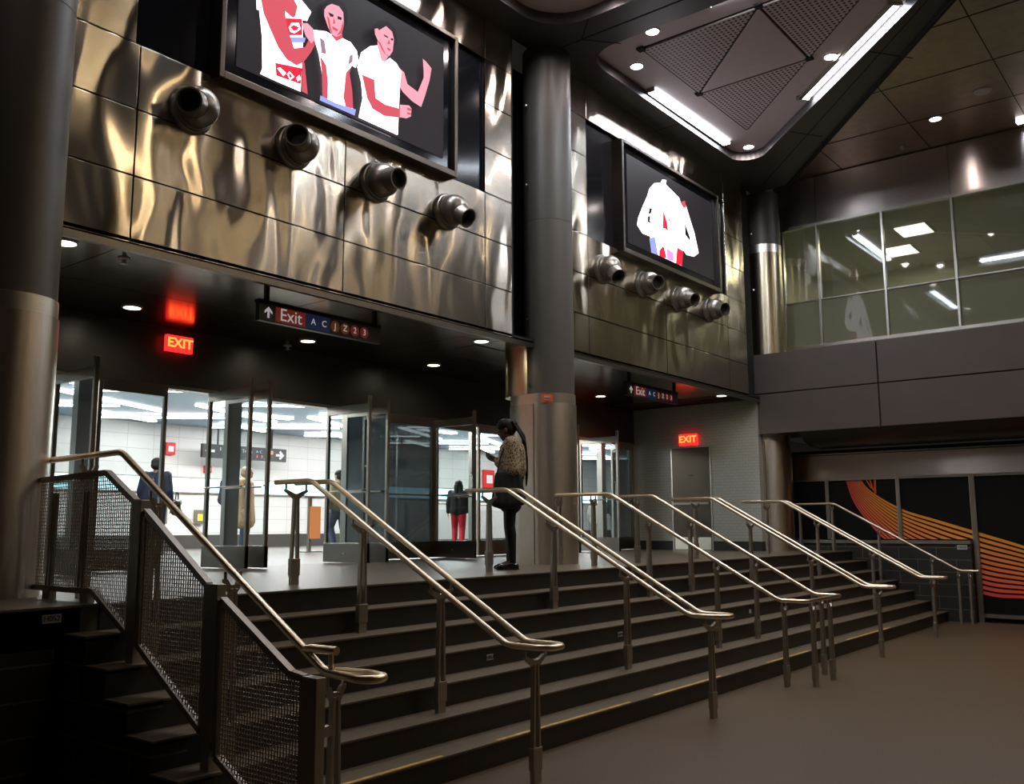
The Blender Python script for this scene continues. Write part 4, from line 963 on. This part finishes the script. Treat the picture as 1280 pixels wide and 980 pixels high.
wallbox('fire_alarm', 'red fire alarm box on the corridor wall left of the long sign', 'fire alarm', 11.16, 3.33, .22, .27, 'fire_red', ('alarm_plate', M['sign_bright']))
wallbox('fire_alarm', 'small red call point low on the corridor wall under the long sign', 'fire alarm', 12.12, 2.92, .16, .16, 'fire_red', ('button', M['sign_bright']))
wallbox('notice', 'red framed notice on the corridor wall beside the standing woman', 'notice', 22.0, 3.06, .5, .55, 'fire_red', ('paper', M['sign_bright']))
wallbox('card_reader', 'grey wall box with a yellow light in the corridor', 'wall box', 11.95, 1.85, .22, .32, 'nozzle', ('display', emit('yellow_display', (1, .75, .05), 1.2)))
wallbox('wall_box', 'grey metal wall box behind the man in the dark jacket', 'wall box', 11.0, 1.95, .3, .5, 'nozzle')
# low railing with light infill in the corridor
lr = thing('barrier', 'low steel barrier with pale infill panels in the corridor', 'railing', (15.6, 15.6, L))
for i in range(5):
    x = i * 1.0
    MB().box(x - .025, x + .025, -.025, .025, 0, 1.0).build('post', M['door_steel'], lr)
    if i < 4: MB().box(x + .07, x + .93, -.01, .01, .15, .86).build('infill', M['label_white'], lr)
MB().tube([(-.05, 0, 1.02), (4.05, 0, 1.02)], .025).build('rail', M['door_steel'], lr, smooth=True)
MB().box(0, 4, -.015, .015, .08, .11).build('bottom_rail', M['door_steel'], lr)
tb = thing('information_stand', 'slim steel stand with an orange card in the corridor', 'stand', (11.35, 13.9, L))
MB().box(-.03, .03, -.03, .03, 0, 1.0).box(-.2, .2, -.15, .15, 0, .02).build('pole', M['door_steel'], tb)
MB().box(-.28, .28, -.18, .18, 1.0, 1.03).build('top', M['door_steel'], tb)
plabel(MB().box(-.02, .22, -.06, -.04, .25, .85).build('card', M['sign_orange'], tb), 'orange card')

# ================================================================== PEOPLE
def blob_mesh(name, cones, balls, mat, parent, voxel=0.008, smooth=4, boxes=()):
    """one continuous surface from tapered limbs (p, q, r, r2) and ellipsoids (centre, radii, rot)"""
    bm = bmesh.new()
    for p, q, r1, r2 in cones:
        p, q = Vector(p), Vector(q); d = q - p; ln = d.length
        rot = d.to_track_quat('Z', 'Y').to_matrix().to_4x4() if ln > 1e-6 else Matrix.Identity(4)
        for c, r in ((p, r1), (q, r2)):
            bmesh.ops.create_icosphere(bm, subdivisions=2 if r > .03 else 1, radius=r, matrix=Matrix.Translation(c))
        if ln > 1e-6:
            bmesh.ops.create_cone(bm, cap_ends=True, segments=12 if r1 > .03 else 8, radius1=r1, radius2=r2, depth=ln, matrix=Matrix.Translation((p + q) / 2) @ rot)
    for c, rad, e in balls:
        mt = Matrix.Translation(Vector(c)) @ Matrix.Rotation(e, 4, 'Y') @ Matrix.Diagonal((*rad, 1))
        bmesh.ops.create_uvsphere(bm, u_segments=20, v_segments=14, radius=1.0, matrix=mt)
    me = bpy.data.meshes.new(name + '_raw'); bm.to_mesh(me); bm.free()
    o = bpy.data.objects.new(name + '_raw', me); COL.objects.link(o)
    rm = o.modifiers.new('r', 'REMESH'); rm.mode = 'VOXEL'; rm.voxel_size = voxel; rm.adaptivity = 0.0
    sm = o.modifiers.new('s', 'SMOOTH'); sm.iterations = smooth; sm.factor = 0.5
    bpy.context.view_layer.update()
    res = bpy.data.meshes.new_from_object(o.evaluated_get(bpy.context.evaluated_depsgraph_get()))
    bpy.data.objects.remove(o); res.name = name
    res.materials.clear(); res.materials.append(mat)
    for p in res.polygons: p.use_smooth = True
    ob = bpy.data.objects.new(name, res); COL.objects.link(ob); ob.parent = parent
    return ob
def hand(wrist, d, n, side, curl=0.5, k=1.0):
    """palm, four unequal bent fingers and a thumb; d along the palm, n out of the palm"""
    d = Vector(d).normalized(); n = Vector(n); n = (n - d * n.dot(d)).normalized(); s = d.cross(n).normalized() * side
    w = Vector(wrist); out = []
    for j in (-1.5, -.5, .5, 1.5):
        out.append((w + d * .01 * k + s * j * .010 * k, w + d * .085 * k + s * j * .019 * k, .016 * k, .0125 * k))
    for j, ln in zip((-1.5, -.5, .5, 1.5), (.062, .076, .082, .072)):
        p = w + d * .088 * k + s * j * .020 * k; a = d.copy()
        for seg in range(3):
            ang = curl * (0.5 + .5 * seg); a = (a * math.cos(ang) + n * math.sin(ang)).normalized() if seg or curl else a
            q = p + a * ln * k * (.45, .32, .23)[seg]
            out.append((p, q, (.0092 - .0006 * seg) * k, (.0088 - .0009 * seg) * k)); p = q
            a = a.normalized(); 
            nn = (n * math.cos(ang) - d * math.sin(ang))
    p = w + d * .03 * k + s * .030 * k; q = p + (d * .7 + s * .6 + n * .45).normalized() * .042 * k; r_ = q + (d * .9 + s * .1 + n * .5).normalized() * .034 * k
    out += [(p, q, .0125 * k, .0105 * k), (q, r_, .0105 * k, .0085 * k)]
    return out
def figure(label, x, y, zbase, rz, height, skin, arms, legs, head_tilt=0.0, lean=0.0):
    """arms: ((elbow, wrist, finger direction, palm normal, curl) for left, right); legs: ((knee, ankle) left, right)"""
    t = thing('person', label, 'person', (x, y, zbase), rz=rz); k = height / 1.70
    t.scale = (k, k, k) if x < 9 else (k * 1.18, k * 1.18, k)
    sh = {1: Vector((lean, .165, 1.405)), -1: Vector((lean, -.165, 1.405))}
    nk = Vector((lean + .005, 0, 1.44)); hd = Vector((lean + .03 + .05 * head_tilt, 0, 1.585 - .02 * head_tilt))
    c = [((0, .05, .93), (0, -.05, .93), .105, .105), ((0, 0, .93), (lean * .5, 0, 1.10), .11, .10), ((lean * .5, 0, 1.10), (lean, 0, 1.30), .105, .125),
         ((lean, .10, 1.36), (lean, -.10, 1.36), .075, .075), (nk - Vector((0.01, 0, .03)), hd - Vector((.01, 0, .06)), .052, .048)]
    for s in (1, -1):
        e, w, fd, pn, cu = arms[0 if s > 0 else 1]; e = Vector(e); w = Vector(w)
        c += [(Vector((lean, s * .09, 1.40)), sh[s], .055, .052), (sh[s], e, .050, .037), (e, w, .036, .024)]
        c += hand(w, fd, pn, s, cu)
        kn, an = legs[0 if s > 0 else 1]; kn = Vector(kn); an = Vector(an); hp = Vector((0, s * .085, .90))
        c += [(hp, kn, .085, .052), (kn + Vector((-.012, 0, -.08)), an, .052, .032), (kn, kn + Vector((-.012, 0, -.09)), .052, .054), (an, an + Vector((.14, 0, -.045)), .034, .026), (an, an + Vector((-.03, 0, -.04)), .034, .034)]
    R = Matrix.Rotation(head_tilt * .6, 3, 'Y')
    def H(v): return hd + R @ Vector(v)
    balls = [(H((-.012, 0, .025)), (.092, .075, .088), head_tilt * .6), (H((.022, 0, -.03)), (.066, .056, .080), head_tilt * .6),
             (H((.088, 0, -.012)), (.018, .012, .022), head_tilt * .6 + .5), (H((.078, 0, -.052)), (.016, .024, .008), head_tilt * .6), (H((.076, 0, -.064)), (.015, .021, .008), head_tilt * .6),
             (H((.066, 0, -.088)), (.022, .024, .018), 0), (H((.076, 0, .022)), (.016, .045, .010), 0),
             (H((-.005, .076, -.012)), (.018, .010, .030), .1), (H((-.005, -.076, -.012)), (.018, .010, .030), .1)]
    b = blob_mesh('body', c, balls, skin, t, 0.0072 if x < 9 else 0.014, 3)
    ey = MB()
    for s in (1, -1): ey.lathe([(.001, -.008), (.006, -.006), (.009, 0), (.006, .006), (.001, .008)], H((.070, s * .027, .004)), (1, 0, 0), 10)
    ey.build('eyes', M['gloss_black'], t, smooth=True)
    return t, hd, H, sh
def cloth(name, mat, r=0.7, noise=0.1, scale=20): return plain('fabric_' + name, mat, r, 0, noise, scale, 0.0, 0.25)
SK_D = plain('skin_deep', (0.10, 0.045, 0.028), 0.5, 0, 0.06, 30)
SK_L = plain('skin_light', (0.45, 0.27, 0.19), 0.5, 0, 0.05, 30)
HAIRM = plain('hair_black', (0.008, 0.006, 0.005), 0.6, 0, 0.4, 60, 0, 0.2)
# leopard pattern
leo, nt, b_ = new_mat('fabric_leopard'); v = coords(nt); vo = N(nt, 'ShaderNodeTexVoronoi', Scale=44.0, Randomness=1.0); nt.links.new(v, vo.inputs['Vector'])
nz = N(nt, 'ShaderNodeTexNoise', Scale=60.0, Detail=2.0); nt.links.new(v, nz.inputs['Vector'])
ad = N(nt, 'ShaderNodeMath', _operation='MULTIPLY_ADD'); ad.inputs[1].default_value = .35; nt.links.new(nz.outputs['Fac'], ad.inputs[0]); nt.links.new(vo.outputs['Distance'], ad.inputs[2])
nt.links.new(ramp(nt, ad.outputs[0], [(.38, (.03, .02, .012)), (.52, (.05, .035, .02)), (.60, (.26, .19, .10)), (.9, (.36, .27, .16))]), b_.inputs['Base Color']); b_.inputs['Roughness'].default_value = .7
STAND = (((.01, .085, .48), (-.02, .085, .075)), ((.02, -.085, .48), (.01, -.085, .075)))

# --- the woman on the landing, looking at her phone
RZW = math.atan2(.783, -.622)
arms = (((-.03, .215, 1.10), (.165, .10, 1.235), (.8, -.25, .35), (-.2, -.55, .8), .55), ((-.01, -.215, 1.10), (.165, -.07, 1.225), (.8, .3, .3), (-.1, .5, .8), .5))
w, hd, H, sh = figure('person in leopard jacket on the landing by the middle column, looking at a phone', 8.06, 6.44, L, RZW, 1.66, SK_D, arms, STAND, head_tilt=.75, lean=-.01)
j = [((-.02, .06, 1.12), (-.02, -.06, 1.12), .165, .165), ((-.02, .06, 1.12), (-.02, .06, 1.32), .165, .155), ((-.02, -.06, 1.12), (-.02, -.06, 1.32), .165, .155), ((-.02, .15, 1.38), (-.02, -.15, 1.38), .088, .088), ((0, 0, 1.40), (.01, 0, 1.45), .075, .07)]
for s, a in ((1, arms[0]), (-1, arms[1])):
    e, wr = Vector(a[0]), Vector(a[1]); j += [(sh[s], e, .088, .086), (e, e + (wr - e) * .84, .084, .052)]
plabel(blob_mesh('jacket', j, [], leo, w, .012, 4), 'leopard patterned jacket')
sk = [((-.02, .05, 1.04), (-.02, -.05, 1.04), .14, .14), ((-.01, .05, 1.0), (0, .05, .74), .14, .135), ((-.01, -.05, 1.0), (0, -.05, .74), .14, .135)]
plabel(blob_mesh('skirt', sk, [], cloth('black_skirt', (.018, .017, .02)), w, .012, 4), 'black skirt')
lg = []
for s, (kn, an) in ((1, STAND[0]), (-1, STAND[1])):
    kn, an = Vector(kn), Vector(an); lg += [(Vector((0, s * .08, .88)), kn, .092, .060), (kn, kn + Vector((-.015, 0, -.09)), .060, .062), (kn + Vector((-.015, 0, -.09)), an, .061, .040)]
plabel(blob_mesh('leggings', lg, [], cloth('black_leggings', (.012, .012, .014)), w, .011, 4), 'black leggings')
SHOE = plain('shoe_black', (.012, .011, .011), .22)
for s, (kn, an) in ((1, STAND[0]), (-1, STAND[1])):
    an = Vector(an)
    blob_mesh('shoe', [(an + Vector((-.035, 0, -.035)), an + Vector((.12, 0, -.042)), .040, .034), (an + Vector((.0, 0, -.02)), an + Vector((.06, 0, -.035)), .042, .038), (an + Vector((.12, s * .008, -.046)), an + Vector((.165, s * .004, -.05)), .032, .024)], [(an + Vector((.05, 0, -.066)), (.135, .045, .012), 0)], SHOE, w, .007, 3)
hr = [(H((-.04, 0, .05)), H((-.05, 0, -.02)), .078, .07), (H((-.10, 0, .06)), H((-.13, 0, .02)), .035, .04)]
pt = [H((-.13, 0, .03)), Vector((-.15, .01, 1.50)), Vector((-.165, .02, 1.38)), Vector((-.182, .03, 1.22)), Vector((-.185, .03, 1.05)), Vector((-.18, .03, .93))]
for a, b2, r1, r2 in zip(pt, pt[1:], (.028, .026, .026, .022, .018), (.026, .026, .022, .018, .010)): hr.append((a, b2, r1, r2))
for dy in (.02, .05): hr.append((H((-.12, dy, .05)), Vector((-.17, .02 + dy, 1.42)), .014, .014))
plabel(blob_mesh('hair', hr, [(H((-.018, 0, .045)), (.098, .082, .088), .45), (H((-.03, 0, .0)), (.085, .080, .075), .45)], HAIRM, w, .008, 3), 'black braided hair tied in a long ponytail')
# phone and bag
fw = Vector((math.cos(RZW), math.sin(RZW))); lf = Vector((-fw.y, fw.x))
def W_(fx, ly, z): k = 1.66 / 1.7; return (8.06 + (fw.x * fx + lf.x * ly) * k, 6.44 + (fw.y * fx + lf.y * ly) * k, L + z * k)
ph = thing('phone', 'dark mobile phone held by the person in leopard jacket', 'phone', W_(.275, .01, 1.315), rz=RZW)
MB().box(-.005, .005, -.036, .036, -.075, .075).build('case', M['gloss_black'], ph, bevel=.003)
MB().box(-.006, -.005, -.032, .032, -.068, .068).build('screen', emit('phone_screen', (.5, .7, .9), .5), ph)
ph.rotation_euler = (0, math.radians(62), RZW)
bg = thing('shoulder_bag', 'soft dark grey shoulder bag at the hip of the person in leopard jacket', 'bag', W_(.03, .23, .70), rz=RZW)
blob_mesh('bag_body', [((-.15, 0, .06), (.13, 0, .04), .055, .055), ((-.12, 0, .34), (.11, 0, .35), .030, .030), ((-.15, 0, .06), (-.12, 0, .34), .055, .03), ((.13, 0, .04), (.11, 0, .35), .055, .03), ((0, 0, .03), (0, 0, .33), .07, .04), ((-.07, 0, .04), (-.06, 0, .34), .065, .035), ((.07, 0, .03), (.06, 0, .34), .065, .035)], [], cloth('bag_grey', (.022, .023, .026)), bg, .012, 5)
MB().tube([(-.13, .0, .32), (-.09, -.01, .52), (-.05, -.05, .66), (.03, -.05, .66), (.08, -.01, .52), (.12, 0, .32)], .010, 8).build('strap', cloth('bag_strap', (.03, .03, .033)), bg, smooth=True)

# --- people in the corridor
ARMS = (((-.02, .22, 1.12), (.05, .23, .87), (.1, 0, -1), (0, -1, 0), .3), ((-.02, -.22, 1.12), (.05, -.23, .87), (.1, 0, -1), (0, 1, 0), .3))
WALK = (((.14, .085, .50), (.02, .085, .10)), ((-.02, -.085, .48), (-.22, -.085, .13)))
def dress(t, sh, arms, legs, top, top_mat, hem, leg_mat, hair, H, hair_len=0.0, hood=None, flare=.0):
    j = [((0, .05, 1.0), (0, -.05, 1.0), .14, .14), ((0, .05, 1.0), (0, .07, 1.34), .14, .13), ((0, -.05, 1.0), (0, -.07, 1.34), .14, .13), ((0, .14, 1.385), (0, -.14, 1.385), .075, .075)]
    if hem < .95: j += [((0, .05, 1.0), (0, .06, hem + .13), .14, .14 + flare), ((0, -.05, 1.0), (0, -.06, hem + .13), .14, .14 + flare)]
    for s, a in ((1, arms[0]), (-1, arms[1])):
        e, wr = Vector(a[0]), Vector(a[1]); j += [(sh[s], e, .072, .060), (e, e + (wr - e) * .9, .058, .042)]
    o = blob_mesh(top, j, [], top_mat, t, .014, 4)
    lg = []
    for s, (kn, an) in ((1, legs[0]), (-1, legs[1])):
        kn, an = Vector(kn), Vector(an); lg += [(Vector((0, s * .08, .90)), kn, .10, .072), (kn, an + Vector((0, 0, .02)), .072, .055)]
    blob_mesh('trousers', lg, [], leg_mat, t, .014, 4)
    for s, (kn, an) in ((1, legs[0]), (-1, legs[1])):
        an = Vector(an); blob_mesh('shoe', [(an + Vector((-.03, 0, -.045)), an + Vector((.15, 0, -.05)), .045, .036), (an, an + Vector((.05, 0, -.03)), .045, .04)], [], SHOE, t, .011, 2)
    hb = [(H((-.02, 0, .045)), (.100, .086, .088), .1), (H((-.04, 0, -.01)), (.085, .084, .085), .1)]
    hc = []
    if hair_len: hc = [(H((-.05, .04, -.02)), (-.09, .05, 1.5 - hair_len), .065, .05), (H((-.05, -.04, -.02)), (-.09, -.05, 1.5 - hair_len), .065, .05)]
    if hood is not None:
        blob_mesh('hood', [(H((-.03, 0, -.08)), H((-.05, 0, .02)), .11, .10)], [(H((-.035, 0, .03)), (.112, .10, .115), .1)], hood, t, .012, 3)
    else: blob_mesh('hair', hc, hb, hair, t, .012, 3)
BROWNHAIR = plain('hair_brown', (.05, .028, .018), .5, 0, .3, 60)
AWAY = math.atan2(.616, .775)
p, hd, H, sh = figure('person in dark navy jacket standing with back turned, behind the mesh guard', 9.06, 15.38, L, AWAY, 1.70, SK_D, ARMS, STAND)
dress(p, sh, ARMS, STAND, 'jacket', cloth('navy', (.006, .009, .022)), .85, cloth('dark_trousers', (.015, .015, .02)), HAIRM, H)
hb_ = thing('handbag', 'black shoulder bag carried by the person in dark navy jacket', 'bag', (9.32, 15.10, L + .75), rz=AWAY)
blob_mesh('bag_body', [((-.10, 0, .0), (.10, 0, 0), .07, .07), ((-.10, 0, .16), (.10, 0, .16), .06, .06), ((0, 0, 0), (0, 0, .16), .08, .07)], [], SHOE, hb_, .014, 3)
MB().tube([(-.08, 0, .18), (-.04, 0, .34), (.04, 0, .34), (.08, 0, .18)], .012, 8).build('handle', SHOE, hb_, smooth=True)
p, hd, H, sh = figure('person in tan knee-length coat with a backpack, seen past the steel door post', 10.68, 14.98, L, -.90, 1.60, SK_L, ARMS, STAND)
dress(p, sh, ARMS, STAND, 'coat', cloth('tan', (.36, .22, .11)), .48, cloth('jeans', (.03, .045, .09)), plain('hair_sandy', (.30, .17, .09), .5, 0, .2, 60), H, flare=.03)
bp_ = thing('backpack', 'dark purple backpack worn by the person in tan coat', 'backpack', (10.68 - .62 * .38, 14.98 + .78 * .38, L + .92), rz=-.90)
blob_mesh('bag_body', [((0, -.07, .05), (0, -.07, .38), .11, .09), ((0, .07, .05), (0, .07, .38), .11, .09), ((-.05, 0, .06), (-.04, 0, .22), .10, .08)], [], cloth('purple', (.03, .012, .035)), bp_, .014, 4)
p, hd, H, sh = figure('person in olive jacket and jeans walking behind the second handrail', 12.13, 13.96, L, AWAY + 1.0, 1.56, SK_L, ARMS, WALK)
dress(p, sh, ARMS, WALK, 'jacket', cloth('olive', (.22, .21, .10)), .80, cloth('blue_jeans', (.05, .08, .14)), HAIRM, H)
p, hd, H, sh = figure('person with brown hood standing beside the person in olive jacket', 12.90, 13.92, L, AWAY, 1.66, SK_L, ARMS, STAND)
dress(p, sh, ARMS, STAND, 'coat', cloth('brown_coat', (.10, .06, .045)), .75, cloth('charcoal', (.03, .03, .035)), BROWNHAIR, H, hood=cloth('brown_hood', (.17, .09, .055)))
p, hd, H, sh = figure('person with long black hair, dark jacket and red trousers in the corridor', 15.46, 13.83, L, AWAY, 1.47, SK_L, ARMS, WALK)
dress(p, sh, ARMS, WALK, 'jacket', cloth('black_jacket', (.015, .012, .014)), .80, cloth('red_trousers', (.42, .015, .03)), HAIRM, H, hair_len=.28)
p, hd, H, sh = figure('small figure in pale coat with red hat, far off through the right doors', 25.4, 16.8, L, AWAY, 1.30, SK_L, ARMS, STAND)
dress(p, sh, ARMS, STAND, 'coat', cloth('pale_coat', (.35, .35, .30)), .6, cloth('pale_trousers', (.3, .28, .24)), HAIRM, H, hood=cloth('red_hat', (.5, .05, .04)))
p, hd, H, sh = figure('figure in dark jacket far off through the right doors', 25.9, 16.3, L, AWAY, 1.65, SK_L, ARMS, WALK)
dress(p, sh, ARMS, WALK, 'jacket', cloth('dark_jacket', (.02, .03, .035)), .75, cloth('grey_jeans', (.10, .14, .18)), HAIRM, H)
